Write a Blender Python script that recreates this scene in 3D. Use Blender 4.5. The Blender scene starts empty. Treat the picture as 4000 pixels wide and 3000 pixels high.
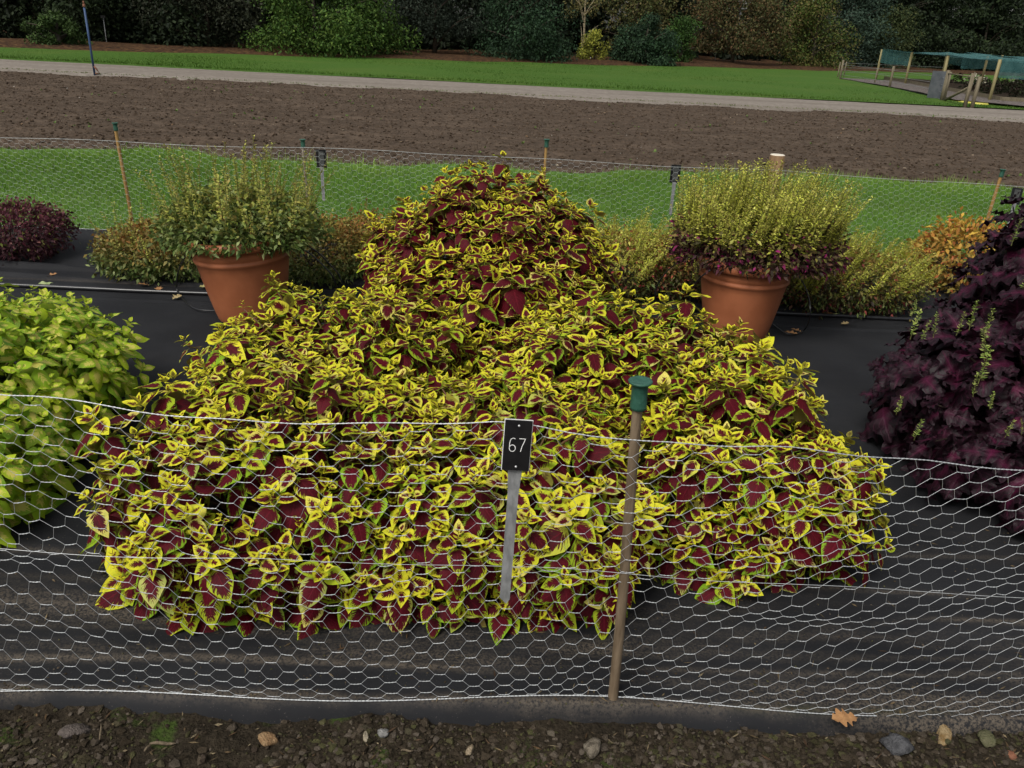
import bpy, math, random
import numpy as np
from mathutils import Vector, Matrix
R_ = math.radians
rng = np.random.default_rng(67)
random.seed(67)
S = bpy.context.scene
COL = S.collection

# ------------------------------------------------------------------ camera, world, sun, exposure
CAM_H, PITCH, ROLL, YAW, FPX = 1.6, 23.5, 3.0, 2.0, 3200.0     # FPX: focal length in pixels of the 4000 px wide photograph
_p, _y, _r = R_(PITCH), R_(YAW), R_(ROLL)
FW = np.array([math.sin(_y)*math.cos(_p), math.cos(_y)*math.cos(_p), -math.sin(_p)])
_rt = np.array([math.cos(_y), -math.sin(_y), 0.0]); _up = np.cross(_rt, FW)
RT = _rt*math.cos(_r) + _up*math.sin(_r); UP = -_rt*math.sin(_r) + _up*math.cos(_r)
CAMP = np.array([0, 0, CAM_H])
cd = bpy.data.cameras.new('camera'); cam = bpy.data.objects.new('camera', cd); COL.objects.link(cam)
cd.sensor_width = 36.0; cd.lens = 36.0*FPX/4000.0; cd.clip_start = 0.05; cd.clip_end = 900
cam.matrix_world = Matrix(((RT[0], UP[0], -FW[0], CAMP[0]), (RT[1], UP[1], -FW[1], CAMP[1]), (RT[2], UP[2], -FW[2], CAMP[2]), (0, 0, 0, 1)))
S.camera = cam

SUN_EL, SUN_AZ = R_(52), R_(215)      # soft high light from behind the camera
W = bpy.data.worlds.new('World'); S.world = W; W.use_nodes = True
wn, wl = W.node_tree.nodes, W.node_tree.links
bg = wn['Background']; sky = wn.new('ShaderNodeTexSky'); sky.sky_type = 'NISHITA'; sky.sun_disc = False
sky.sun_elevation = SUN_EL; sky.sun_rotation = SUN_AZ; sky.dust_density = 4.0; sky.air_density = 1.4; sky.ozone_density = 1.0
hs = wn.new('ShaderNodeHueSaturation'); hs.inputs['Saturation'].default_value = 0.30
wl.new(sky.outputs[0], hs.inputs['Color']); wl.new(hs.outputs[0], bg.inputs['Color']); bg.inputs['Strength'].default_value = 0.088
sl = bpy.data.lights.new('sun', 'SUN'); sl.energy = 1.5; sl.angle = R_(20); sl.color = (1.0, 0.965, 0.90)
sun = bpy.data.objects.new('sun', sl); COL.objects.link(sun)
_sd = Vector((math.sin(SUN_AZ)*math.cos(SUN_EL), math.cos(SUN_AZ)*math.cos(SUN_EL), math.sin(SUN_EL)))
sun.rotation_euler = (-_sd).to_track_quat('-Z', 'Y').to_euler()
S.view_settings.view_transform = 'Standard'; S.view_settings.look = 'None'
S.view_settings.exposure = 0.5; S.view_settings.gamma = 1.0; S.view_settings.use_curve_mapping = False
S.render.engine = 'CYCLES'
S.cycles.max_bounces = 6; S.cycles.diffuse_bounces = 3; S.cycles.glossy_bounces = 2; S.cycles.transmission_bounces = 3
S.cycles.transparent_max_bounces = 6; S.cycles.caustics_reflective = False; S.cycles.caustics_refractive = False

def ray(px, py):
    return RT*(px-2000)/FPX - UP*(py-1500)/FPX + FW
def g(px, py, z=0.0):                 # photo pixel -> point at height z (on the ground)
    d = ray(px, py); return CAMP + d*((z-CAM_H)/d[2])
def atY(px, py, Y):                   # photo pixel -> point on the upright plane at distance Y
    d = ray(px, py); return CAMP + d*(Y/d[1])

# ------------------------------------------------------------------ helpers
def unit(v):
    v = np.asarray(v, float); return v/np.maximum(np.linalg.norm(v, axis=-1, keepdims=True), 1e-9)
def tag(o, label=None, cat=None, group=None, kind=None):
    if label: o['label'] = label
    if cat: o['category'] = cat
    if group: o['group'] = group
    if kind: o['kind'] = kind
    return o
def empty(name, loc=(0, 0, 0), rot=(0, 0, 0)):
    o = bpy.data.objects.new(name, None); COL.objects.link(o); o.location = loc; o.rotation_euler = rot; o.empty_display_size = .05
    return o
def mesh_np(name, V, faces, smooth=True, attrs=None):
    """V (n,3); faces: list of int arrays (m,k). attrs: {name: (type, array)} on points"""
    me = bpy.data.meshes.new(name); V = np.ascontiguousarray(V, np.float32)
    me.vertices.add(len(V)); me.vertices.foreach_set('co', V.ravel())
    faces = [np.asarray(f, np.int32) for f in faces if len(f)]
    nl = sum(f.size for f in faces); npol = sum(len(f) for f in faces)
    me.loops.add(nl); me.polygons.add(npol)
    me.loops.foreach_set('vertex_index', np.concatenate([f.ravel() for f in faces]))
    tot = np.concatenate([np.full(len(f), f.shape[1], np.int32) for f in faces])
    st = np.concatenate([[0], np.cumsum(tot)[:-1]]).astype(np.int32)
    me.polygons.foreach_set('loop_start', st)
    me.polygons.foreach_set('use_smooth', np.full(npol, smooth))
    for k, (ty, a) in (attrs or {}).items():
        at = me.attributes.new(k, ty, 'POINT')
        key = {'FLOAT': 'value', 'FLOAT_VECTOR': 'vector', 'FLOAT_COLOR': 'color'}[ty]
        at.data.foreach_set(key, np.ascontiguousarray(a, np.float32).ravel())
    me.update(calc_edges=True); me.validate()
    return me
def link(name, me, m=None, parent=None, loc=None):
    o = bpy.data.objects.new(name, me); COL.objects.link(o)
    if m is not None and not me.materials: me.materials.append(m)
    if parent is not None: o.parent = parent
    if loc is not None: o.location = loc
    return o
class MB:
    def __init__(s): s.V = []; s.Q = []; s.T = []; s.C = []; s.n = 0; s.P = []
    def add(s, V, quads=(), tris=(), col=None, polys=()):
        V = np.asarray(V, float).reshape(-1, 3); s.V.append(V)
        if len(quads): s.Q.append(np.asarray(quads, int)+s.n)
        if len(tris): s.T.append(np.asarray(tris, int)+s.n)
        for p in polys: s.P.append(np.asarray([p], int)+s.n)
        if col is not None:
            c = np.ones((len(V), 4)); c[:, :3] = col; s.C.append(c)
        s.n += len(V); return s
    def box(s, c, size, rot=None, col=None):
        x, y, z = np.asarray(size, float)/2
        V = np.array([(-x, -y, -z), (x, -y, -z), (x, y, -z), (-x, y, -z), (-x, -y, z), (x, -y, z), (x, y, z), (-x, y, z)])
        if rot is not None: V = V @ np.asarray(rot).T
        return s.add(V+np.asarray(c), [(0, 3, 2, 1), (4, 5, 6, 7), (0, 1, 5, 4), (1, 2, 6, 5), (2, 3, 7, 6), (3, 0, 4, 7)], col=col)
    def tube(s, pts, r, n=6, cap=True, col=None):
        P = np.asarray(pts, float); m = len(P); r = np.broadcast_to(np.asarray(r, float), (m,))
        T = np.gradient(P, axis=0); T = unit(T)
        a = np.array([0, 0, 1.0]) if abs(T[0][2]) < .9 else np.array([1.0, 0, 0])
        U = unit(a-(T @ a)[:, None]*T); B = np.cross(T, U)
        th = np.arange(n)*2*math.pi/n
        V = P[:, None, :] + r[:, None, None]*(np.cos(th)[None, :, None]*U[:, None, :]+np.sin(th)[None, :, None]*B[:, None, :])
        i = np.arange(m-1)[:, None]*n; j = np.arange(n)[None, :]; k = (j+1) % n
        Q = np.stack([i+j, i+k, i+n+k, i+n+j], -1).reshape(-1, 4)
        s.add(V.reshape(-1, 3), Q, col=col, polys=[list(range(n))[::-1], [(m-1)*n+q for q in range(n)]] if cap else ())
        return s
    def lathe(s, prof, n=32, c=(0, 0, 0), col=None):
        P = np.asarray(prof, float); m = len(P); th = np.arange(n)*2*math.pi/n
        V = np.stack([P[:, 0:1]*np.cos(th), P[:, 0:1]*np.sin(th), np.repeat(P[:, 1:2], n, 1)], -1).reshape(-1, 3)+np.asarray(c)
        i = np.arange(m-1)[:, None]*n; j = np.arange(n)[None, :]; k = (j+1) % n
        return s.add(V, np.stack([i+j, i+k, i+n+k, i+n+j], -1).reshape(-1, 4), col=col)
    def mesh(s, name, smooth=True):
        at = {}
        if s.C: at['Col'] = ('FLOAT_COLOR', np.concatenate(s.C))
        byk = {}
        for p in s.P: byk.setdefault(p.shape[1], []).append(p)
        fs = ([np.concatenate(s.Q)] if s.Q else [])+([np.concatenate(s.T)] if s.T else [])+[np.concatenate(v) for v in byk.values()]
        return mesh_np(name, np.concatenate(s.V), fs, smooth, at)
    def build(s, name, m, parent=None, smooth=True, loc=None):
        return link(name, s.mesh(name, smooth), m, parent, loc)

_tab = rng.random((512, 512))
def vnoise(x, y):
    xi = np.floor(x).astype(int); yi = np.floor(y).astype(int); fx = x-xi; fy = y-yi
    fx = fx*fx*(3-2*fx); fy = fy*fy*(3-2*fy)
    a = _tab[xi & 511, yi & 511]; b = _tab[(xi+1) & 511, yi & 511]; c = _tab[xi & 511, (yi+1) & 511]; d = _tab[(xi+1) & 511, (yi+1) & 511]
    return (a*(1-fx)+b*fx)*(1-fy)+(c*(1-fx)+d*fx)*fy-.5
def fbm(x, y, o=4, gain=.5):
    s = 0; a = 1.0
    for k in range(o):
        s = s+a*vnoise(x*2**k+17.3*k, y*2**k+9.1*k); a *= gain
    return s
def grid(name, x0, x1, y0, y1, nx, ny, zf, m, kind='structure', yspace=None):
    X, Y = np.meshgrid(np.linspace(x0, x1, nx), np.linspace(y0, y1, ny) if yspace is None else yspace)
    ny = X.shape[0]
    Z = zf(X, Y)
    if isinstance(Z, tuple): X, Y, Z = Z
    V = np.stack([X, Y, Z], -1).reshape(-1, 3)
    i = np.arange(ny-1)[:, None]*nx; j = np.arange(nx-1)[None, :]
    Q = np.stack([i+j, i+j+1, i+nx+j+1, i+nx+j], -1).reshape(-1, 4)
    o = link(name, mesh_np(name, V, [Q]), m)
    if kind: o['kind'] = kind
    return o

# ------------------------------------------------------------------ materials
class N:
    def __init__(s, name, rough=.6, spec=.3):
        s.m = bpy.data.materials.new(name); s.m.use_nodes = True; t = s.m.node_tree; s.n, s.l = t.nodes, t.links
        s.b = s.n['Principled BSDF']; s.b.inputs['Roughness'].default_value = rough; s.b.inputs['Specular IOR Level'].default_value = spec
        s.out = s.n['Material Output']
    def put(s, sock, v):
        if hasattr(v, 'links') or isinstance(v, bpy.types.NodeSocket): s.l.new(v, sock)
        else: sock.default_value = v
    def math(s, op, a, b=0.0, c=None, clamp=False):
        x = s.n.new('ShaderNodeMath'); x.operation = op; x.use_clamp = clamp; s.put(x.inputs[0], a); s.put(x.inputs[1], b)
        if c is not None: s.put(x.inputs[2], c)
        return x.outputs[0]
    def ss(s, v, lo, hi, a=0.0, b=1.0):
        x = s.n.new('ShaderNodeMapRange'); x.interpolation_type = 'SMOOTHSTEP'
        for k, q in zip(('Value', 'From Min', 'From Max', 'To Min', 'To Max'), (v, lo, hi, a, b)): s.put(x.inputs[k], q)
        return x.outputs[0]
    def mix(s, f, a, b, mode='MIX'):
        x = s.n.new('ShaderNodeMix'); x.data_type = 'RGBA'; x.blend_type = mode; s.put(x.inputs[0], f)
        for k, v in ((6, a), (7, b)): s.put(x.inputs[k], v if not isinstance(v, tuple) else (*v, 1.0)[:4])
        return x.outputs[2]
    def noise(s, scale, detail=3, rough=.55, vec=None, dist=0.0):
        x = s.n.new('ShaderNodeTexNoise'); x.inputs['Scale'].default_value = scale; x.inputs['Detail'].default_value = detail
        x.inputs['Roughness'].default_value = rough; x.inputs['Distortion'].default_value = dist
        s.l.new(vec if vec is not None else s.pos(), x.inputs['Vector']); return x.outputs[0]
    def vor(s, scale, vec=None, out='Distance'):
        x = s.n.new('ShaderNodeTexVoronoi'); x.inputs['Scale'].default_value = scale
        s.l.new(vec if vec is not None else s.pos(), x.inputs['Vector']); return x.outputs[out]
    def pos(s):
        if not hasattr(s, '_g'): s._g = s.n.new('ShaderNodeNewGeometry')
        return s._g.outputs['Position']
    def obj(s):
        if not hasattr(s, '_tc'): s._tc = s.n.new('ShaderNodeTexCoord')
        return s._tc.outputs['Object']
    def scaled(s, v, sc):
        x = s.n.new('ShaderNodeVectorMath'); x.operation = 'MULTIPLY'; s.l.new(v, x.inputs[0]); x.inputs[1].default_value = sc; return x.outputs[0]
    def attr(s, name, out='Color'):
        x = s.n.new('ShaderNodeAttribute'); x.attribute_name = name; return x.outputs[out]
    def rand(s):
        return s.n.new('ShaderNodeObjectInfo').outputs['Random']
    def sep(s, v):
        x = s.n.new('ShaderNodeSeparateXYZ'); s.l.new(v, x.inputs[0]); return x.outputs
    def comb(s, a, b, c):
        x = s.n.new('ShaderNodeCombineXYZ')
        for k, v in enumerate((a, b, c)): s.put(x.inputs[k], v)
        return x.outputs[0]
    def bump(s, h, strength=.4, dist=.01):
        x = s.n.new('ShaderNodeBump'); x.inputs['Strength'].default_value = strength; x.inputs['Distance'].default_value = dist
        s.l.new(h, x.inputs['Height']); s.l.new(x.outputs[0], s.b.inputs['Normal']); return x.outputs[0]
    def color(s, c):
        if isinstance(c, tuple): s.b.inputs['Base Color'].default_value = (*c, 1.0)[:4]
        else: s.l.new(c, s.b.inputs['Base Color'])
        return s
    def translucent(s, c, f=.2):
        t = s.n.new('ShaderNodeBsdfTranslucent'); x = s.n.new('ShaderNodeMixShader'); x.inputs[0].default_value = f
        if isinstance(c, tuple): t.inputs[0].default_value = (*c, 1)
        else: s.l.new(c, t.inputs[0])
        s.l.new(s.b.outputs[0], x.inputs[1]); s.l.new(t.outputs[0], x.inputs[2]); s.l.new(x.outputs[0], s.out.inputs['Surface']); return s
def simple(name, c1, c2, scale=20, rough=.6, spec=.3, metal=0.0, bump=0.0, bscale=None, obj=False, stretch=None):
    q = N(name, rough, spec); v = q.obj() if obj else q.pos()
    if stretch: v = q.scaled(v, stretch)
    q.color(q.mix(q.ss(q.noise(scale, 4, vec=v), .3, .7), c1, c2)); q.b.inputs['Metallic'].default_value = metal
    if bump: q.bump(q.noise(bscale or scale*3, 4, vec=v), bump, .01)
    return q.m

M = {}
def leaf_common(q):
    u, s_, rn = q.sep(q.attr('lf', 'Vector'))[:3]
    a = q.math('ABSOLUTE', s_)
    rnd = q.math('FRACT', q.math('ADD', rn, q.rand()))
    age = q.attr('age', 'Fac')
    return u, s_, a, rnd, age
def jag(q, u, a, rnd, fu=17.0):
    t = q.math('MULTIPLY', q.math('SUBTRACT', u, q.math('MULTIPLY', a, .35)), fu)
    v = q.comb(t, q.math('MULTIPLY', a, 1.6), q.math('MULTIPLY', rnd, 57.0))
    return q.math('SUBTRACT', q.noise(1.0, 2, .7, vec=v), .5)
def mat_coleus(name, hue=0.0, dark=0.0):
    q = N(name, .62, .16); u, s_, a, rnd, age = leaf_common(q)
    e = q.math('MINIMUM', q.math('SUBTRACT', 1.0, a), q.math('MINIMUM', q.math('ADD', q.math('MULTIPLY', u, 2.6), .12), q.math('MULTIPLY', q.math('SUBTRACT', 1.0, u), 1.9)))
    j = jag(q, u, a, rnd, 25.0)
    e2 = q.math('MULTIPLY_ADD', j, 1.55, e)
    thr = q.math('ADD', q.math('MULTIPLY_ADD', age, -.50, .63-.06*dark), q.math('MULTIPLY', q.math('SUBTRACT', rnd, .5), .30))
    mk = q.ss(e2, q.math('SUBTRACT', thr, .05), q.math('ADD', thr, .05))
    r2 = q.math('FRACT', q.math('MULTIPLY', rnd, 7.31)); r3 = q.math('FRACT', q.math('MULTIPLY', rnd, 23.7))
    yel = q.mix(q.ss(q.math('ADD', q.math('MULTIPLY', age, .75), q.math('MULTIPLY', r2, .50)), .30, 1.0), (.73, .68, .034), (.22, .40, .016))
    yel = q.mix(q.math('MULTIPLY', q.ss(r3, .78, .98), .5), yel, (.78, .62, .26))
    yel = q.mix(q.math('MULTIPLY', q.ss(q.noise(2.0, 2, vec=q.comb(q.math('MULTIPLY', u, 3.0), s_, q.math('MULTIPLY', rnd, 31.0))), .45, .75), .35), yel, (.16, .34, .02))
    vein = q.ss(q.math('ABSOLUTE', q.math('SUBTRACT', q.math('FRACT', q.math('MULTIPLY', q.math('SUBTRACT', u, q.math('MULTIPLY', a, .38)), 7.0)), .5)), .40, .5)
    rib = q.ss(a, .07, .02)
    bur = q.mix(q.noise(1.5, 3, vec=q.comb(q.math('MULTIPLY', u, 4.0), q.math('MULTIPLY', s_, 3.0), q.math('MULTIPLY', rnd, 91.0))), (.022, .0020, .004), (.110, .0040, .0105))
    bur = q.mix(q.math('MULTIPLY', r2, .35), bur, (.14, .005, .014))
    bur = q.mix(q.math('MULTIPLY', q.math('MAXIMUM', vein, rib), .42), bur, (.18, .007, .024))
    c = q.mix(mk, yel, bur)
    bf = q.n.new('ShaderNodeNewGeometry').outputs['Backfacing']
    c = q.mix(q.math('MULTIPLY', bf, .65), c, (.22, .20, .05))
    q.color(c); q.translucent(c, .22)
    hgt = q.math('SUBTRACT', q.math('MULTIPLY', q.noise(9, 2, vec=q.comb(q.math('MULTIPLY', u, 2.2), s_, rnd)), .3), q.math('MAXIMUM', vein, rib))
    q.bump(hgt, .35, .002); return q.m
def mat_lime(name):
    q = N(name, .5, .35); u, s_, a, rnd, age = leaf_common(q)
    e = q.math('MINIMUM', q.math('SUBTRACT', 1.0, a), q.math('MINIMUM', q.math('MULTIPLY_ADD', u, 2.2, .2), q.math('MULTIPLY', q.math('SUBTRACT', 1.0, u), 1.6)))
    e2 = q.math('MULTIPLY_ADD', jag(q, u, a, rnd, 15.0), 1.5, e)
    thr = q.math('MULTIPLY_ADD', rnd, .42, .42)
    mk = q.ss(e2, q.math('SUBTRACT', thr, .06), q.math('ADD', thr, .06))
    r2 = q.math('FRACT', q.math('MULTIPLY', rnd, 7.31))
    gr = q.mix(q.math('ADD', q.math('MULTIPLY', r2, .6), q.math('MULTIPLY', age, .35), clamp=True), (.47, .56, .020), (.11, .31, .014))
    c = q.mix(mk, gr, (.64, .58, .12))
    c = q.mix(q.math('MULTIPLY', q.n.new('ShaderNodeNewGeometry').outputs['Backfacing'], .6), c, (.24, .32, .06))
    rib = q.ss(q.math('ABSOLUTE', q.math('SUBTRACT', q.math('FRACT', q.math('MULTIPLY', q.math('SUBTRACT', u, q.math('MULTIPLY', a, .4)), 6.0)), .5)), .38, .5)
    q.color(c); q.translucent(c, .25); q.bump(q.math('SUBTRACT', 1.0, rib), .3, .002); return q.m
def mat_purple(name):
    q = N(name, .55, .30); u, s_, a, rnd, age = leaf_common(q)
    d = q.math('SUBTRACT', 1.0, q.math('ADD', q.math('MULTIPLY', a, .75), q.math('MULTIPLY', u, .5)))
    vein = q.ss(q.math('ABSOLUTE', q.math('SUBTRACT', q.math('FRACT', q.math('MULTIPLY', q.math('SUBTRACT', u, q.math('MULTIPLY', a, .42)), 6.0)), .5)), .36, .5)
    vein = q.math('MAXIMUM', vein, q.ss(a, .09, .02))
    base = q.mix(q.noise(3, 3, vec=q.comb(u, s_, q.math('MULTIPLY', rnd, 40.0))), (.0055, .0020, .0036), (.016, .0028, .0080))
    cen = q.mix(q.math('MULTIPLY', q.ss(d, .30, .95), q.math('MULTIPLY_ADD', rnd, .75, .0), clamp=True), base, (.110, .006, .040))
    c = q.mix(q.math('MULTIPLY', vein, .38), cen, (.085, .011, .042))
    q.color(c); q.translucent(c, .10); q.bump(q.math('SUBTRACT', q.noise(10, 3, vec=q.comb(u, s_, rnd)), vein), .4, .003); return q.m
def mat_vcol(name, rough=.6, trans=.2, spec=.25):
    q = N(name, rough, spec); c = q.attr('Col', 'Color'); q.color(c)
    if trans: q.translucent(c, trans)
    return q.m
M['coleus'] = mat_coleus('coleus_leaf'); M['coleus_dark'] = mat_coleus('coleus_leaf_deep', dark=2.6)
M['lime'] = mat_lime('lime_leaf'); M['purple'] = mat_purple('purple_leaf')
M['foliage'] = mat_vcol('small_foliage'); M['tree'] = mat_vcol('tree_foliage', .65, .12, .15); M['grass'] = mat_vcol('grass_blade', .8, .30, .08)
M['stem'] = simple('green_stem', (.13, .16, .04), (.20, .18, .06), 30)
M['stem_red'] = simple('stem', (.10, .10, .03), (.16, .06, .04), 30)
M['wood_stem'] = simple('woody_stem', (.035, .026, .018), (.07, .055, .04), 12, bump=.4)
M['pale_stem'] = simple('pale_branch', (.22, .17, .10), (.30, .25, .16), 12, bump=.3)

def mat_soil(name, c1, c2, c3, moss=0.0, fine=60, stretch=None):
    q = N(name, .95, .1); p = q.pos() if not stretch else q.scaled(q.pos(), stretch)
    n1 = q.noise(1.3, 5, .6, vec=p); n2 = q.noise(fine, 4, .65); n3 = q.noise(fine*.22, 4, .6)
    c = q.mix(q.ss(n2, .3, .72), c1, c2); c = q.mix(q.math('MULTIPLY', q.ss(n1, .42, .68), .6), c, c3)
    c = q.mix(q.math('MULTIPLY', q.ss(n3, .35, .6, 1, 0), .5), c, tuple(v*.55 for v in c1))
    if moss: c = q.mix(q.math('MULTIPLY', q.ss(q.noise(7, 4, .6), .56, .68), moss), c, (.05, .085, .015))
    q.color(c); q.bump(q.math('ADD', q.math('MULTIPLY', n3, 1.5), n2), .8, .02); return q.m
M['field'] = mat_soil('field_soil', (.056, .040, .028), (.106, .077, .055), (.132, .097, .070), fine=34, stretch=(.5, 1.6, 1))
M['soil'] = mat_soil('front_soil', (.022, .017, .011), (.052, .041, .028), (.036, .028, .018), moss=.75, fine=90)
M['soil_dark'] = mat_soil('pot_soil', (.014, .010, .007), (.03, .02, .014), (.02, .015, .01), fine=60)
def mat_path():
    q = N('gravel_path', .95, .1); p = q.pos()
    c = q.mix(q.ss(q.noise(8, 5, .7), .3, .7), (.175, .150, .125), (.26, .228, .195))
    st = q.noise(.6, 4, .6, vec=q.scaled(p, (.12, 1.5, 1)))
    c = q.mix(q.math('MULTIPLY', q.ss(st, .45, .7), .55), c, (.14, .118, .095))
    c = q.mix(q.math('MULTIPLY', q.ss(q.noise(1.7, 5, .7), .62, .75), .5), c, (.10, .10, .05))
    q.color(c); q.bump(q.noise(22, 3), .5, .02); return q.m
M['path'] = mat_path()
def mat_lawn(name, a, b, c3):
    q = N(name, .85, .12); c = q.mix(q.ss(q.noise(14, 5, .75), .3, .7), a, b)
    c = q.mix(q.math('MULTIPLY', q.ss(q.noise(.35, 4, .6), .45, .7), .55), c, c3)
    q.color(c); q.bump(q.noise(40, 3, .7), .7, .04); return q.m
M['lawn'] = mat_lawn('lawn', (.042, .096, .013), (.072, .146, .020), (.088, .135, .024))
M['strip'] = mat_lawn('grass_strip', (.050, .115, .022), (.095, .185, .036), (.110, .175, .040))
def mat_litter():
    q = N('leaf_litter', .9, .1); v = q.vor(9, out='Color'); sp = q.sep(v)
    c = q.mix(sp[0], (.018, .011, .007), (.080, .040, .020)); c = q.mix(q.math('MULTIPLY', q.ss(sp[1], .7, .95), .7), c, (.13, .075, .032))
    q.color(c); q.bump(q.vor(9), .6, .04); return q.m
M['litter'] = mat_litter()
def mat_fabric():
    q = N('weed_fabric', .72, .22); p = q.pos(); x, y, z = q.sep(p)[:3]
    w1 = q.n.new('ShaderNodeTexWave'); w1.bands_direction = 'X'; w1.inputs['Scale'].default_value = 210; q.l.new(p, w1.inputs['Vector'])
    w2 = q.n.new('ShaderNodeTexWave'); w2.bands_direction = 'Y'; w2.inputs['Scale'].default_value = 210; q.l.new(p, w2.inputs['Vector'])
    weave = q.math('ADD', w1.outputs[1], w2.outputs[1])
    base = q.mix(q.ss(q.noise(2.2, 4, .6), .3, .75), (.0100, .0104, .0122), (.0180, .0185, .0208))
    nf = q.noise(130, 3, .7)
    spk = q.ss(q.noise(240, 1, .5), .70, .78)
    st = q.noise(1.6, 5, .65, vec=q.scaled(p, (.35, 2.2, 1)))
    edge = q.math('MAXIMUM', q.ss(y, 2.75, 1.6), .05)                          # trodden soil lies near the bed's edge
    dust = q.math('MULTIPLY', q.math('MULTIPLY', q.ss(st, .47, .70), q.ss(nf, .38, .62)), edge)
    rim = q.math('MULTIPLY', q.ss(q.math('ADD', q.math('ABSOLUTE', q.math('SUBTRACT', y, 1.605)), q.math('MULTIPLY', q.noise(6, 4), .06)), .060, .015), .9)
    fold = q.attr('fold', 'Fac')
    dust = q.math('MAXIMUM', q.math('MAXIMUM', dust, q.math('MULTIPLY', rim, q.ss(nf, .3, .6))), q.math('MULTIPLY', fold, q.ss(nf, .32, .62)))
    c = q.mix(q.math('MULTIPLY', dust, .78), base, (.150, .122, .092))
    moss = q.math('MULTIPLY', q.ss(q.noise(3.0, 4), .52, .66), q.math('MULTIPLY', rim, q.ss(x, .0, 1.0)))
    c = q.mix(q.math('MULTIPLY', moss, .8), c, (.06, .065, .022))
    c = q.mix(q.math('MULTIPLY', spk, .45), c, (.16, .14, .12))
    q.color(c); q.bump(q.math('ADD', q.math('MULTIPLY', weave, .35), q.math('MULTIPLY', dust, 1.4)), .35, .0015); return q.m
M['fabric'] = mat_fabric()
M['wire'] = simple('galvanised_wire', (.52, .54, .55), (.66, .68, .69), 25, rough=.42, spec=.5, metal=.55)
M['wire_far'] = simple('galvanised_wire_weathered', (.50, .53, .52), (.62, .65, .64), 25, rough=.5, spec=.5, metal=.35)
M['cane'] = simple('bamboo_cane', (.120, .085, .052), (.215, .160, .105), 9, rough=.6, bump=.25, stretch=(6, 6, .8))
M['cane_yellow'] = simple('new_bamboo_cane', (.28, .155, .045), (.38, .235, .085), 7, rough=.5, bump=.15, stretch=(6, 6, .8))
M['cane_grey'] = simple('weathered_cane', (.19, .155, .12), (.28, .23, .18), 7, rough=.7, bump=.2, stretch=(6, 6, .8))
M['cap'] = simple('green_plastic_cap', (.018, .075, .050), (.032, .105, .072), 60, rough=.45, spec=.4, bump=.2, bscale=300)
M['plate'] = simple('black_plate', (.006, .006, .007), (.010, .010, .011), 60, rough=.35, spec=.4)
M['plate_back'] = simple('grey_plate_back', (.055, .058, .055), (.075, .078, .074), 60, rough=.5)
M['white'] = simple('white_engraving', (.78, .78, .76), (.82, .82, .80), 60)
M['zinc'] = simple('zinc_stake', (.20, .205, .205), (.33, .335, .335), 28, rough=.5, spec=.5, metal=.35, stretch=(3, 3, 1), bump=.1)
M['rivet'] = simple('rivet', (.6, .6, .6), (.7, .7, .7), 60, rough=.35, metal=.6)
M['terracotta'] = simple('terracotta_plastic', (.330, .108, .046), (.410, .140, .062), 6, rough=.5, spec=.35, bump=.06, bscale=160)
M['pipe'] = simple('black_pipe', (.010, .010, .011), (.018, .018, .02), 20, rough=.28, spec=.5)
M['post'] = simple('round_fence_post', (.125, .070, .032), (.205, .125, .062), 5, rough=.75, bump=.35, stretch=(7, 7, .7))
M['post_cut'] = simple('post_cut_end', (.62, .55, .44), (.70, .64, .54), 30, rough=.8)
M['timber'] = simple('shelter_timber', (.20, .17, .075), (.30, .26, .13), 4, rough=.8, bump=.3, stretch=(6, 6, .6))
M['timber_grey'] = simple('weathered_timber', (.12, .10, .065), (.19, .16, .105), 4, rough=.8, bump=.3, stretch=(6, 6, .6))
M['blue'] = simple('blue_paint', (.028, .060, .14), (.05, .09, .19), 3, rough=.5)
M['rust'] = simple('rusty_fitting', (.13, .05, .03), (.22, .10, .06), 14, rough=.8)
M['yellow_hose'] = simple('yellow_hose', (.55, .50, .08), (.62, .56, .14), 10, rough=.5)
M['chip'] = simple('wood_chip', (.10, .075, .048), (.20, .155, .10), 60, rough=.9, bump=.6, bscale=200)
M['sheet'] = simple('dull_metal_sheet', (.085, .095, .105), (.13, .14, .15), 6, rough=.6, spec=.3, metal=.2)
M['dry'] = simple('dry_leaf', (.25, .12, .045), (.36, .19, .08), 40, rough=.8, bump=.3)
M['dry_pale'] = simple('pale_dry_leaf', (.28, .20, .09), (.38, .30, .15), 40, rough=.8, bump=.3)

# ------------------------------------------------------------------ ground, soil, fabric, lawn, field, path
def bnd(x): return 41.0+.62*x          # the line where lawn turns to leaf litter
def _flat(z): return lambda X, Y: np.full_like(X, z)
grid('ground', -260, 260, -30, 420, 40, 40, _flat(-.12), simple('earth', (.05, .04, .028), (.08, .06, .042), .5, .95, .1))
soil_z = lambda X, Y: -.034+.030*fbm(X*4, Y*4, 4)+.022*np.abs(fbm(X*16, Y*16, 3))+.010*np.abs(fbm(X*50, Y*50, 2))-.03*np.clip(1.1-Y, 0, 2)*.15
grid('soil', -3.4, 3.4, .15, 1.62, 620, 150, soil_z, M['soil'])

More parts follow.
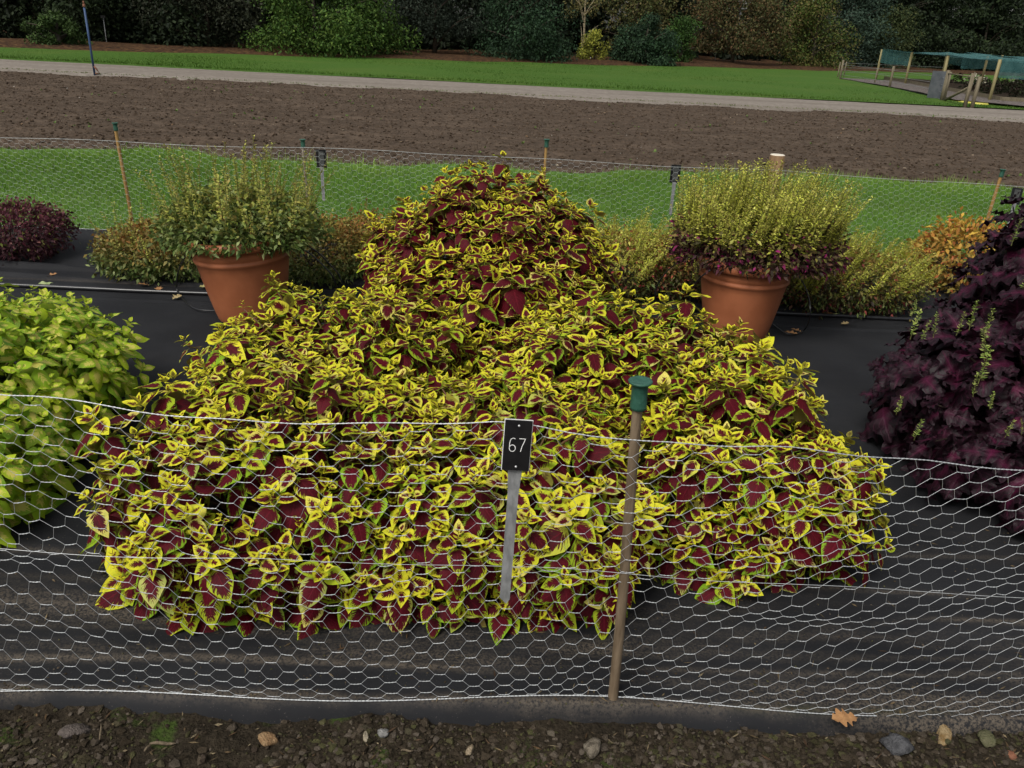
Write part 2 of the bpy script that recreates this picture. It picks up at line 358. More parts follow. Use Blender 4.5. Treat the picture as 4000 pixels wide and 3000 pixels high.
def front_edge(x): return 1.562+.006*np.sin(x*3.1+1)+.010*fbm(x*2.0, x*0+3.3, 3)
FOLDS = [(2.20, -2.2, -.55, .5), (1.925, -2.2, -.45, .8), (1.71, -2.4, .2, 1.0), (1.745, .3, 2.4, .5), (2.12, .85, 1.7, .55), (1.88, .55, 1.5, .35), (2.45, -2.2, -1.2, .4), (2.05, -2.4, -.9, .3), (1.83, -2.3, -.6, .4), (1.96, 1.25, 2.6, .9), (2.32, .9, 2.2, .4), (1.80, .8, 2.5, .3), (4.98, -4, -1.8, .35)]
def fold_mask(X, Y):
    f = np.zeros_like(X)
    for y0, xa, xb, a in FOLDS:
        yy = y0+.018*np.sin(X*2.3+y0*9)+.02*fbm(X*1.5, X*0+y0, 2)
        w = np.clip((X-xa)/.25, 0, 1)*np.clip((xb-X)/.3, 0, 1)
        f = np.maximum(f, a*w*np.exp(-((Y-yy)/(.012+.008*vnoise(X*5, X*0+y0)))**2))
    return f
def fabric_z(X, Y):
    z = .007*fbm(X*1.2, Y*2.2, 3)+.006*fbm(X*.8, Y*9, 3)
    z = z+.010*np.sin(Y*23+.8*np.sin(X*1.7))*np.exp(-((Y-1.95)/.35)**2)*(.5+vnoise(X*1.1, Y*.5))
    for y0, hgt, wd in ((5.22, .028, .05), (5.02, .020, .035), (4.66, .010, .03)):
        yy = y0+.03*np.sin(X*.9+y0)+.035*fbm(X*.7, X*0+y0, 2)-.03*X*.15
        d = (Y-yy)/wd
        z = z+hgt*np.where(d < 0, np.exp(-(d*2.2)**2), np.exp(-(d*.8)**2))*(.6+.8*(vnoise(X*1.3, X*0+y0)+.5))
    fe = front_edge(X); t = np.clip((fe+.045-Y)/.045, 0, 1)
    z = z+.014-.065*t**2
    return z
ysp = np.concatenate([np.linspace(1.545, 1.66, 26), np.linspace(1.675, 2.5, 60), np.linspace(2.53, 4.5, 50), np.linspace(4.52, 5.5, 90), np.linspace(5.53, 6.33, 25)])
fo = grid('weed_fabric', -7, 7, 1.5, 6.33, 420, 0, fabric_z, M['fabric'], yspace=ysp)
_c = np.empty(len(fo.data.vertices)*3, np.float32); fo.data.vertices.foreach_get('co', _c); _c = _c.reshape(-1, 3)
_a = fo.data.attributes.new('fold', 'FLOAT', 'POINT'); _a.data.foreach_set('value', fold_mask(_c[:, 0], _c[:, 1]).astype(np.float32))
fo['label'] = 'black woven weed fabric covering the planting bed'

grass_far = lambda x: 9.98+.04*x+.60*fbm(np.asarray(x)*1.1, np.asarray(x)*0+5, 3)
grid('grass_strip', -12, 13, 6.28, 10.3, 160, 40, lambda X, Y: (X, np.where(Y > 9, Y+(grass_far(X)-10.1)*(Y-9)/1.3, Y), .012+.03*fbm(X*1.5, Y*1.5, 3)+.04*np.clip(Y-9.2, 0, 1)), M['strip'])
def field_z(X, Y):
    z = -.03+.05*fbm(X*.45, Y*.9, 3)+.030*fbm(X*2.0, Y*4.5, 3)+.030*np.abs(fbm(X*9, Y*9, 3))
    return z+.10*np.exp(-((Y-11.7-.25*np.sin(X*.7))/.35)**2)*(.4+vnoise(X*.8, Y*.3))-.05*np.exp(-((Y-10.5)/.5)**2)
grid('field_soil', -16, 17, 9.7, 22.6, 720, 330, field_z, M['field'], yspace=9.7+12.9*np.linspace(0, 1, 330)**1.25)
pn = lambda x: 22.25+.15*fbm(x*.5, x*0+2, 3); pf = lambda x: 26.2+.10*fbm(x*.6, x*0+8, 3)
grid('path', -60, 60, 0, 1, 300, 14, lambda X, T: (X, pn(X)+(pf(X)-pn(X))*T,  -.05+.10*np.clip(np.sin(T*math.pi)*3, 0, 1)+.01*fbm(X*2, T*4, 2)), M['path'])
grid('field_verge', -60, -15.9, 8, 22.5, 30, 30, _flat(-.01), M['field']); grid('field_verge', 16.9, 60, 8, 22.5, 30, 30, _flat(-.01), M['field'])
def lawn_xy(X, T):
    y0 = pf(X)-.05; y1 = np.minimum(bnd(X)+.5*fbm(X*.5, X*0, 3)+1.0, 75); y1 = np.maximum(y1, y0+.5)
    Y = y0+(y1-y0)*T
    return X, Y, .03+.05*np.clip(T*12, 0, 1)+.06*fbm(X*.2, Y*.2, 2)
grid('lawn', -22, 60, 0, 1, 220, 90, lawn_xy, M['lawn'])
grid('leaf_litter_ground', -60, 60, 0, 1, 120, 40, lambda X, T: (X, bnd(X)-.35+.5*fbm(X*.8, X*0+4, 3)+T*45, .0+.22*np.clip(T*16, 0, 1)+.30*np.clip(T*4-.1, 0, 1)*fbm(X*.35, T*16, 2)), M['litter'])

# grass blades ------------------------------------------------------
def blades(name, label, P, H, wd, cols, lean=.5):
    n = len(P); a = rng.random(n)*2*math.pi; le = (rng.random(n)*.9+.1)*lean
    d = np.stack([np.cos(a), np.sin(a), np.zeros(n)], -1); s = np.stack([-np.sin(a), np.cos(a), np.zeros(n)], -1)
    up = np.array([0, 0, 1.0]); h = H[:, None]; w = wd[:, None]
    b = P; m_ = P+up*h*.6+d*h*le[:, None]*.3; t = P+up*h*(1-.25*le[:, None])+d*h*le[:, None]
    V = np.stack([b-s*w, b+s*w, m_-s*w*.7, m_+s*w*.7, t], 1).reshape(-1, 3)
    i = np.arange(n)[:, None]*5
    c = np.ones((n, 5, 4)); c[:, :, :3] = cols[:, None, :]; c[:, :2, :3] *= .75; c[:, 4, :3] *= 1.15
    me = mesh_np(name, V, [i+np.array([[0, 1, 3, 2]]), i+np.array([[2, 3, 4]])], True, {'Col': ('FLOAT_COLOR', c.reshape(-1, 4))})
    return tag(link(name, me, M['grass']), label, 'grass', kind='stuff')
def cols(n, pal, jit=.15):
    pal = np.asarray(pal); k = rng.integers(0, len(pal), n); f = rng.random((n, 1))
    c = pal[k]*(1-f*.5)+pal[rng.integers(0, len(pal), n)]*f*.5
    return c*(1+(rng.random((n, 1))-.5)*2*jit)
n = 105000
gx = rng.uniform(-7.2, 8.2, n); gy = 6.33+(grass_far(gx)-6.30)*rng.random(n)**.85
edge = np.clip((gy-grass_far(gx)+.75)/.7, 0, 1)*(.3+1.4*np.clip(vnoise(gx*1.4, gx*0+3)+.5, 0, 1))
gz = .01+.03*fbm(gx*1.5, gy*1.5, 3)+.04*np.clip(gy-9.2, 0, 1)
patch = np.clip(fbm(gx*.9, gy*.9, 3)+.5, 0, 1)[:, None]
gc = cols(n, [(.115, .245, .030), (.155, .300, .038), (.090, .200, .024), (.190, .290, .045)])*(.8+.4*patch)
gc = gc*(1-edge[:, None]*.35)+np.array([.28, .40, .09])*edge[:, None]*.45
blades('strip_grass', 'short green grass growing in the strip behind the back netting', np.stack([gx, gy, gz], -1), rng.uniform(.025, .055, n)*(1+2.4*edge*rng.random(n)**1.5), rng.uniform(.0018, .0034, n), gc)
n = 42000
lx = rng.uniform(-20, 26, n); t = rng.random(n)**1.5; y0 = pf(lx); ly = y0+t*(np.maximum(bnd(lx), y0+.3)-y0); k = (ly < 48); lx, ly = lx[k], ly[k]; n = len(lx)
lc = cols(n, [(.046, .100, .014), (.066, .136, .019), (.080, .142, .024), (.056, .116, .017)])
blades('lawn_grass', 'mown green lawn between the gravel track and the shrubs', np.stack([lx, ly, np.full(n, .05)], -1), rng.uniform(.03, .07, n), rng.uniform(.006, .012, n), lc)

# clods, stones -----------------------------------------------------
def ico():
    t = (1+5**.5)/2
    V = np.array([(-1, t, 0), (1, t, 0), (-1, -t, 0), (1, -t, 0), (0, -1, t), (0, 1, t), (0, -1, -t), (0, 1, -t), (t, 0, -1), (t, 0, 1), (-t, 0, -1), (-t, 0, 1)], float)
    F = np.array([(0, 11, 5), (0, 5, 1), (0, 1, 7), (0, 7, 10), (0, 10, 11), (1, 5, 9), (5, 11, 4), (11, 10, 2), (10, 7, 6), (7, 1, 8), (3, 9, 4), (3, 4, 2), (3, 2, 6), (3, 6, 8), (3, 8, 9), (4, 9, 5), (2, 4, 11), (6, 2, 10), (8, 6, 7), (9, 8, 1)])
    return unit(V), F
ICOV, ICOF = ico()
def clods(name, label, cat, P, r, C, m, flat=.7, kind='stuff'):
    n = len(P); q = unit(rng.normal(size=(n, 3))); ang = rng.random(n)*6.28
    V = ICOV[None]*(1+.48*(rng.random((n, 12, 1))-.5)*2)
    ca, sa = np.cos(ang)[:, None], np.sin(ang)[:, None]
    V = np.stack([V[..., 0]*ca-V[..., 1]*sa, V[..., 0]*sa+V[..., 1]*ca, V[..., 2]], -1)
    V = V*(r[:, None, None]*np.stack([rng.uniform(.7, 1.3, n), rng.uniform(.7, 1.3, n), rng.uniform(.6, 1, n)*flat], -1)[:, None, :])+P[:, None, :]
    c = np.ones((n, 12, 4)); c[:, :, :3] = C[:, None, :]*(.85+.3*rng.random((n, 12, 1)))
    F = (ICOF[None]+np.arange(n)[:, None, None]*12).reshape(-1, 3)
    me = mesh_np(name, V.reshape(-1, 3), [F], False, {'Col': ('FLOAT_COLOR', c.reshape(-1, 4))})
    o = link(name, me, m); tag(o, label, cat, kind=kind); return o

_q = N('soil_clod', .97, .05); _q.color(_q.mix(_q.math('MULTIPLY', _q.ss(_q.noise(420, 3, .7), .35, .65), .55), _q.attr('Col', 'Color'), (.022, .016, .011))); _q.bump(_q.noise(300, 3, .7), .9, .004); M['clod'] = _q.m
def earth(n): return cols(n, [(.046, .036, .024), (.072, .057, .041), (.032, .025, .017), (.115, .095, .074), (.054, .042, .029), (.070, .070, .030)], .3)
n = 60000
cx = rng.uniform(-2.2, 2.4, n); cy = np.where(rng.random(n) < .72, rng.uniform(1.2, 1.57, n), rng.uniform(.55, 1.2, n)); dens = fbm(cx*3, cy*3, 3)+.5; k = rng.random(n) < np.clip(dens*1.5-.25, .06, 1)
cx, cy = cx[k], cy[k]; n = len(cx); rr = .0019+.0085*rng.random(n)**5+.0020*rng.random(n)
clods('soil_crumbs', 'crumbly brown soil lumps in front of the bed', 'soil', np.stack([cx, cy, soil_z(cx, cy)+rr*.25], -1), rr, earth(n), M['clod'])
n = 230
cx = rng.uniform(-2.2, 2.4, n); cy = rng.uniform(.9, 1.52, n); rr = rng.uniform(.006, .015, n)*rng.random(n)**.6
clods('soil_lumps', 'larger soil clods scattered in front of the bed', 'soil', np.stack([cx, cy, soil_z(cx, cy)+rr*.2], -1), rr, cols(n, [(.070, .056, .043), (.055, .042, .031), (.068, .052, .042), (.048, .036, .027)]), M['clod'])
n = 44000
cx = rng.uniform(-13, 14, n); cy = 9.9+12.3*rng.random(n)**1.5; rr = .007+.020*rng.random(n)**4
clods('field_clods', 'broken brown soil clods all over the tilled field', 'soil', np.stack([cx, cy, field_z(cx, cy)+rr*.3], -1), rr, cols(n, [(.068, .048, .033), (.108, .078, .055), (.050, .035, .024), (.122, .090, .065)], .2), M['clod'], .8)
n = 520
cx = rng.uniform(-12, 13, n); cy = 10+12.2*rng.random(n)**1.1; rr = .006+.016*rng.random(n)**4
clods('field_pebbles', 'small pale pebbles scattered over the tilled field', 'pebbles', np.stack([cx, cy, field_z(cx, cy)+rr*.8], -1), rr, cols(n, [(.34, .28, .20), (.28, .21, .14), (.42, .39, .34), (.26, .16, .09)], .2), M['clod'], .8)
n = 2600
cx = rng.uniform(-2.4, 2.6, n); cy = 1.60+.9*rng.random(n)**2.6; rr = .0009+.0030*rng.random(n)**3
clods('spilt_soil', 'crumbs of spilt soil lying along the edge of the black fabric', 'soil', np.stack([cx, cy, fabric_z(cx, cy)+rr*.3], -1), rr, earth(n)*1.5, M['clod'])
n = 900
bx = rng.uniform(-2.2, 2.4, n); by = np.where(rng.random(n) < .7, rng.uniform(1.22, 1.56, n), 1.6+1.2*rng.random(n)**2); bz = np.where(by < 1.57, soil_z(bx, by)+.006, fabric_z(bx, by)+.003); ba = rng.random(n)*6.28; bl = rng.uniform(.004, .018, n); bw = rng.uniform(.0008, .003, n)
bd = np.stack([np.cos(ba), np.sin(ba), rng.normal(0, .12, n)], -1)*bl[:, None]; bs = np.stack([-np.sin(ba), np.cos(ba), rng.normal(0, .3, n)], -1)*bw[:, None]; bp0 = np.stack([bx, by, bz], -1)
bc = np.ones((n, 4, 4)); bc[:, :, :3] = cols(n, [(.20, .15, .085), (.12, .075, .04), (.26, .21, .13), (.09, .055, .035)], .3)[:, None, :]
tag(link('plant_debris', mesh_np('plant_debris', np.stack([bp0-bd, bp0+bs, bp0+bd, bp0-bs], 1).reshape(-1, 3), [np.arange(n)[:, None]*4+np.array([[0, 1, 2, 3]])], False, {'Col': ('FLOAT_COLOR', bc.reshape(-1, 4))}), M['clod']), 'bits of straw and dead leaf littering the soil and fabric', 'debris', kind='stuff')
def sprigs(name, label, P, H, pal, per=7, m='foliage', wd=.35):
    n = len(P)*per; b = np.repeat(P, per, 0); h = np.repeat(H, per)*rng.uniform(.5, 1.1, n)
    a = rng.random(n)*6.283; el = rng.uniform(.15, 1.2, n)
    d = np.stack([np.cos(a)*np.cos(el), np.sin(a)*np.cos(el), np.sin(el)], -1); s = unit(np.cross(d, np.array([0, 0, 1.0]))+1e-6)
    w = (h*wd)[:, None]; h = h[:, None]
    V = np.stack([b, b+d*h*.5+s*w, b+d*h, b+d*h*.5-s*w], 1).reshape(-1, 3)
    c = np.ones((n, 4, 4)); c[:, :, :3] = cols(n, pal)[:, None, :]
    me = mesh_np(name, V, [np.arange(n)[:, None]*4+np.array([[0, 1, 2, 3]])], True, {'Col': ('FLOAT_COLOR', c.reshape(-1, 4))})
    return tag(link(name, me, M[m]), label, 'weeds', kind='stuff')
n = 650
cx = rng.uniform(-11, 12, n); cy = 10+12*rng.random(n); k = vnoise(cx*.7, cy*1.1) > .05; cx, cy = cx[k], cy[k]
sprigs('field_weeds', 'tiny green weed seedlings dotted over the tilled field', np.stack([cx, cy, field_z(cx, cy)+.02], -1), rng.uniform(.02, .06, len(cx)), [(.10, .17, .035), (.14, .21, .05)])
n = 190
cx = rng.uniform(-2, 2.2, n); cy = rng.uniform(.6, 1.48, n); k = vnoise(cx*3, cy*3) > .08; cx, cy = cx[k], cy[k]
sprigs('front_weeds', 'tiny moss and weed sprigs on the soil in front of the bed', np.stack([cx, cy, soil_z(cx, cy)+.004], -1), rng.uniform(.004, .014, len(cx)), [(.06, .13, .02), (.10, .19, .03)], 14)
n = 1500
cx = rng.uniform(-14, 15, n); cy = pn(cx)+rng.normal(0, .10, n)
sprigs('verge_grass', 'thin fringe of grass along the edge of the gravel track', np.stack([cx, cy, np.full(n, .02)], -1), rng.uniform(.02, .06, n), [(.09, .13, .03), (.13, .15, .05)], 4, wd=.12)

def stone(name, label, px, py, size, c1, c2, seed, z0=-.04, sub=2):
    import bmesh
    p = g(px, py, z0); r2 = np.random.default_rng(seed)
    bm = bmesh.new(); bmesh.ops.create_icosphere(bm, subdivisions=sub+1, radius=1.0)
    dirs = unit(r2.normal(size=(9, 3))); off = r2.uniform(.55, .95, 9)
    for v in bm.verts:
        d = np.array(v.co); f = 1.0
        for q, o in zip(dirs, off):
            k = d @ q
            if k > 1e-3: f = min(f, o/k)
        f = f*(1+.05*math.sin(d[0]*9+seed)*math.sin(d[1]*8)+.05*r2.normal()); v.co = Vector(d*f*np.asarray(size)/2)
    me = bpy.data.meshes.new(name); bm.to_mesh(me); bm.free()
    for pl in me.polygons: pl.use_smooth = True
    zz = float(soil_z(np.array([p[0]]), np.array([p[1]]))[0])
    o = link(name, me, simple(name+'_surface', c1, c2, 60, rough=.95, spec=.1, bump=1.0, bscale=220), None, (p[0], p[1], zz+size[2]*.22))
    o.rotation_euler = (r2.uniform(-.2, .2), r2.uniform(-.2, .2), r2.uniform(0, 6)); return tag(o, label, 'stone')
stone('stone', 'pale sandy orange stone among weeds on the bare soil', 1045, 2908, (.058, .036, .03), (.22, .13, .065), (.36, .24, .13), 3)
stone('stone', 'dark grey craggy rock on the soil beside the ochre flint', 3490, 2940, (.085, .06, .05), (.055, .055, .058), (.11, .11, .115), 5)
stone('stone', 'ochre and white flint lying against the bed edge', 3675, 2885, (.10, .045, .035), (.20, .12, .045), (.36, .27, .15), 8)
stone('stone', 'rounded grey-brown stone on soil below the bamboo stake', 2308, 2955, (.055, .06, .045), (.12, .10, .075), (.24, .205, .155), 11)
stone('stone', 'small speckled whitish pebble half buried in the soil', 1498, 2893, (.026, .03, .024), (.16, .155, .15), (.34, .33, .31), 14)
stone('stone', 'oblong yellowish pebble on soil below the number plate', 1835, 2950, (.038, .018, .016), (.24, .18, .11), (.36, .29, .20), 17)
stone('stone', 'small oblong buff pebble beside the speckled whitish pebble', 1430, 2915, (.034, .014, .012), (.26, .22, .14), (.38, .33, .24), 19)
stone('stone', 'flat mauve-grey clod-like stone on the soil', 300, 2900, (.075, .05, .03), (.085, .070, .062), (.15, .125, .11), 23)
stone('stone', 'greenish mossy stone resting between grey rock and flint', 3840, 2925, (.06, .05, .035), (.10, .10, .05), (.16, .15, .09), 27)
stone('stone', 'reddish brown brick-like chip in the crumbly soil', 3930, 2990, (.03, .024, .02), (.22, .09, .05), (.28, .13, .08), 29)
def twig(label, px, py, L, ang, r=.004):
    p = g(px, py, -.03); z = float(soil_z(np.array([p[0]]), np.array([p[1]]))[0])+.012
    d = np.array([math.cos(ang), math.sin(ang), 0]); t = np.linspace(0, 1, 7)[:, None]
    P = np.array([p[0], p[1], z])+d*(t-.5)*L+np.stack([0*t[:, 0], .0012*np.sin(t[:, 0]*5), .0015*np.sin(t[:, 0]*7)], -1)
    tag(MB().tube(P, np.array([.5, .9, 1, 1.1, .95, .8, .3])*r*.75, 5).build('twig', M['chip']), label, 'twig')
twig('pale dry stick lying on the soil by the bed edge', 640, 2926, .062, .05, .006)
twig('short upright-angled pale stick end beside a longer stick', 583, 2935, .03, 1.3, .004)
twig('thin pale woody sliver on soil below the number plate', 1590, 2955, .03, .0, .004)
twig('reddish curled dead stem on the crumbly soil', 400, 2895, .05, 1.9, .003)

# oak leaf ----------------------------------------------------------
def dry_leaf(name, label, px, py, L, mat, ang, z=.03, lobes=5, group=None, Y=None):
    p = g(px, py, z); ns = 26; u = np.linspace(0, 1, ns)
    w = .30*np.sin(math.pi*np.clip(u, 0, 1)**.85)*(1+.38*np.sin(u*lobes*2*math.pi-.6))+.012
    r2 = np.random.default_rng(int(px*7+py)); cu = r2.uniform(.1, .5)
    V = []
    for k in range(ns):
        for s in (-1, -.5, 0, .5, 1):
            V.append(((u[k]-.5), s*w[k], .10*abs(s)*w[k]*3*cu+.12*cu*math.sin(u[k]*3+1)+.03*math.sin(u[k]*17)*abs(s)))
    Q = [(k*5+j, k*5+j+1, (k+1)*5+j+1, (k+1)*5+j) for k in range(ns-1) for j in range(4)]
    o = link(name, mesh_np(name, np.array(V)*L, [np.array(Q)]), mat, None, (p[0], p[1], p[2]))
    o.rotation_euler = (r2.uniform(-.15, .15), r2.uniform(-.15, .15), ang); return tag(o, label, 'leaf', group)
dry_leaf('oak_leaf', 'brown lobed oak leaf caught on the netting bottom wire', 3300, 2805, .072, M['dry'], .15, .035, 4)
FL = 'small shrivelled fallen leaf lying on the black fabric'
for k, (px, py) in enumerate([(130, 1012), (560, 1110), (620, 1130), (690, 1160), (3475, 1070), (3540, 1080), (3590, 1105), (3640, 1125), (3470, 1180), (2570, 1090), (3090, 1300), (3110, 1290), (3060, 1140), (2630, 1130), (3240, 1225), (3300, 1262), (900, 1180), (200, 1075), (3620, 1140)]):
    dry_leaf('fallen_leaf', FL, px, py, .05+.025*rng.random(), M['dry' if k % 3 else 'dry_pale'], rng.random()*6, .03, 3, 'fallen leaves on the fabric')
dry_leaf('pale_leaf', 'pale green fallen leaf on black fabric near the water pipe', 178, 1108, .085, simple('pale_green_leaf', (.26, .33, .13), (.36, .40, .20), 40), .8, .03, 1)
dry_leaf('pale_leaf', 'curled yellow-green leaf on fabric beside the terracotta pot', 805, 1115, .08, simple('yellow_green_leaf', (.30, .28, .10), (.38, .34, .15), 40), .5, .035, 3)

# ------------------------------------------------------------------ wire netting
def interp(tab, x): t = np.asarray(tab, float); return np.interp(x, t[:, 0], t[:, 1])
def netting(name, x0, x1, px, rowh, topf, yf, shear, wob, rw, detail, parent, m, zb=.012):
    """hexagonal netting, twists lying along x; returns the mesh part"""
    hmax = 1.0; nrow = int(round(.80/rowh))+(4 if detail else 0); mb = MB(); a = .31*px/2
    def pt(s, t):            # s along the fence, t 0..1 bottom to top
        s = np.asarray(s, float); t = np.asarray(t, float); H = topf(s)
        tt = t+wob*.55*(vnoise(s*6, t*9)+.6*vnoise(s*2.5+7, t*4))*np.sin(np.clip(t, 0, 1)*math.pi)*.10
        if detail: tt = np.where(tt < .35, .35*(np.clip(tt, 0, 1)/.35)**1.30, tt)
        x = s+shear(s, zb+(H-zb)*tt)+wob*.012*(vnoise(s*7+3, t*11)+vnoise(s*3, t*5+9))
        z = zb+(topf(x)-zb)*np.clip(tt, 0, 1)
        return np.stack([x, yf(x, z), z], -1)
    ni = int((x1-x0)/px)+1
    for j in range(nrow+1):
        t = j/nrow; off = (j % 2)*px/2
        for i in range(ni):
            c = x0+i*px+off
            if 0 < j < nrow:
                L = pt([c-a, c+a], [t, t])
                if detail:
                    k = np.linspace(0, 1, 8); ctr = L[0]+(L[1]-L[0])*k[:, None]; ctr[:, 2] -= .0012*np.sin(k*math.pi)
                    for ph in (0, math.pi):
                        th = k*2*math.pi*1.6+ph; mb.tube(ctr+np.stack([0*th, np.cos(th), np.sin(th)], -1)*rw*1.25, rw*1.2, 3, False)
                else: mb.tube(L, rw*1.7, 3, False)
            if j < nrow:
                for (s0, s1) in ((c+a, c+px/2-a), (c-a, c-px/2+a)):
                    q = pt([s0, s0*.5+s1*.5, s1], [t, t+.5/nrow, t+1/nrow])
                    mb.tube(q, rw, 3, False)
    o = mb.build(name, m, parent); o['kind'] = 'stuff'; return o
def wire_line(name, pts, r, m, parent, twist=True):
    P = np.asarray(pts, float); mb = MB()
    if twist:
        L = np.concatenate([[0], np.cumsum(np.linalg.norm(np.diff(P, axis=0), axis=1))]); s = np.arange(0, L[-1], .006)
        C = np.stack([np.interp(s, L, P[:, k]) for k in range(3)], -1)
        for ph in (0, math.pi):
            th = s/.02*2*math.pi+ph; mb.tube(C+np.stack([0*s, np.cos(th), np.sin(th)], -1)*r, r, 4, False)
    else: mb.tube(P, r, 4, False)
    return mb.build(name, m, parent)
nf = tag(empty('netting_fence', (0, 1.6, 0)), 'hexagonal wire netting fence in front of the burgundy coleus', 'wire fence')
NT = [(-3, .86), (-1.03, .84), (-.93, .845), (-.76, .82), (-.49, .80), (-.22, .805), (.05, .828), (.20, .812), (.34, .80), (.63, .797), (.92, .765), (1.22, .74), (3, .70)]
ntop = lambda x: interp(NT, x)
nyf = lambda x, z: 1.6+.022*np.sin(z*4.0+.6)*np.sin(x*2.2+1.0)-.020*np.clip(z/.8, 0, 1)+.012*np.sin(x*5+z*3)
KS = [(-2, -.30), (-1.0, -.30), (-.6, -.16), (-.2, -.05), (.15, .05), (.5, .32), (1.0, .52), (2, .5)]
nshear = lambda s, z: interp(KS, s)*np.where(s < 0, (z-.25)*np.clip(z/.5, .1, 1.2), (z-.30))
netting('wire_netting', -2.05, 2.3, .0835, .0243, ntop, nyf, nshear, 1.0, .00054, True, nf, M['wire']).matrix_parent_inverse = Matrix.Translation((0, -1.6, 0))
xs = np.linspace(-2.3, 2.5, 90)
for nm, zf, tw, r in (('top_wire', lambda x: ntop(x)+.003*np.sin(x*21), True, .0009), ('line_wire', lambda x: interp([(-2.3, .46), (-1.1, .45), (-.52, .45), (.08, .42), (.69, .42), (1.32, .40), (2.5, .39)], x)+.004*np.sin(x*9), False, .0007), ('bottom_wire', lambda x: .016+.003*np.sin(x*5), True, .0009)):
    e_ = xs if nm != 'bottom_wire' else xs[xs < 1.06]
    z = zf(e_); wire_line(nm, np.stack([e_, nyf(e_, z)-.001, z], -1), r, M['wire'], nf, tw).matrix_parent_inverse = Matrix.Translation((0, -1.6, 0))
ff = tag(empty('netting_fence', (0, 6.25, 0)), 'hexagonal wire netting fence along the grass strip behind the pots', 'wire fence')
FT = [(-8, .66), (-3.61, .685), (-1.76, .705), (-.8, .72), (.13, .71), (2.05, .71), (4.03, .67), (8, .66)]
ftop = lambda x: interp(FT, x)+.006*np.sin(x*3.7)
fyf = lambda x, z: 6.25+.02*np.sin(x*1.7+z*3)
fsh = lambda s, z: interp([(-6, -.35), (-2.5, -.35), (-.5, -.05), (1, .0), (2.5, -.2), (6, -.25)], s)*(z-.3)
netting('wire_netting', -6.6, 7.2, .0835, .0243, ftop, fyf, fsh, 1.0, .00045, False, ff, M['wire_far']).matrix_parent_inverse = Matrix.Translation((0, -6.25, 0))
xs = np.linspace(-6.7, 7.3, 120)
wire_line('top_wire', np.stack([xs, fyf(xs, ftop(xs)), ftop(xs)], -1), .0012, M['wire_far'], ff, False).matrix_parent_inverse = Matrix.Translation((0, -6.25, 0))
wire_line('bottom_wire', np.stack([xs, fyf(xs, .03+0*xs), .03+0*xs], -1), .0014, M['wire_far'], ff, False).matrix_parent_inverse = Matrix.Translation((0, -6.25, 0))

# stakes with caps, label signs -------------------------------------
def stake(base, top, r, m, label, cap=True, tilt_cap=0, nodes=(.35, .62), group=None, cs=1.0):
    base = np.asarray(base, float); top = np.asarray(top, float); root = empty('cane_stake', base); tag(root, label, 'stake', group)
    d = top-base; L = np.linalg.norm(d); t = np.linspace(-.10/L, 1, 40); rr = r*(1.06-.14*t)
    for nd in nodes: rr = rr*(1+.10*np.exp(-((t-nd)/.012)**2)-.05*np.exp(-((t-nd+.022)/.010)**2))
    MB().tube(t[:, None]*d+.002*np.stack([np.sin(t*5), np.cos(t*4), 0*t], -1), rr, 12).build('cane', m, root)
    if cap:
        c = cs; prof = [(0, .020), (.012, .0195), (.016, .021), (.0205, .0225), (.0222, .0205), (.0215, .0175), (.0165, .0150), (.0150, .012), (.0148, -.010), (.0155, -.028), (.0158, -.0335), (.0130, -.034), (.012, -.020)]
        o = MB().lathe(np.array(prof)*c, 28).build('cap', M['cap'], root); o.location = tuple(d)
        ax = Vector(unit(d)); o.rotation_mode = 'QUATERNION'; o.rotation_quaternion = ax.to_track_quat('Z', 'Y')
    return root
stake((.362, 1.622, 0), (.334, 1.618, .890), .0126, M['cane'], 'thick weathered bamboo stake with a green plastic cap beside plate 67', cs=1.2)
stake((-2.752, 6.29, 0), (-2.78, 6.29, .80), .0125, M['cane_yellow'], 'yellow bamboo stake with green cap near the small dark maroon bush', nodes=(.3, .76))
stake((-1.40, 6.29, 0), (-1.42, 6.29, .745), .0110, M['cane_grey'], 'greyish bamboo stake with green cap rising behind the potted green plant', nodes=(.4, .8), cs=1.05)
stake((.38, 6.29, 0), (.383, 6.29, .83), .0110, M['cane_yellow'], 'yellowish bamboo stake with green cap behind the tall burgundy coleus', nodes=(.28, .75), cs=1.05)
stake((3.82, 6.29, 0), (3.855, 6.29, .77), .0125, M['cane_yellow'], 'orange-brown bamboo stake with green cap behind the orange bush', nodes=(.4, .75), cs=1.05)
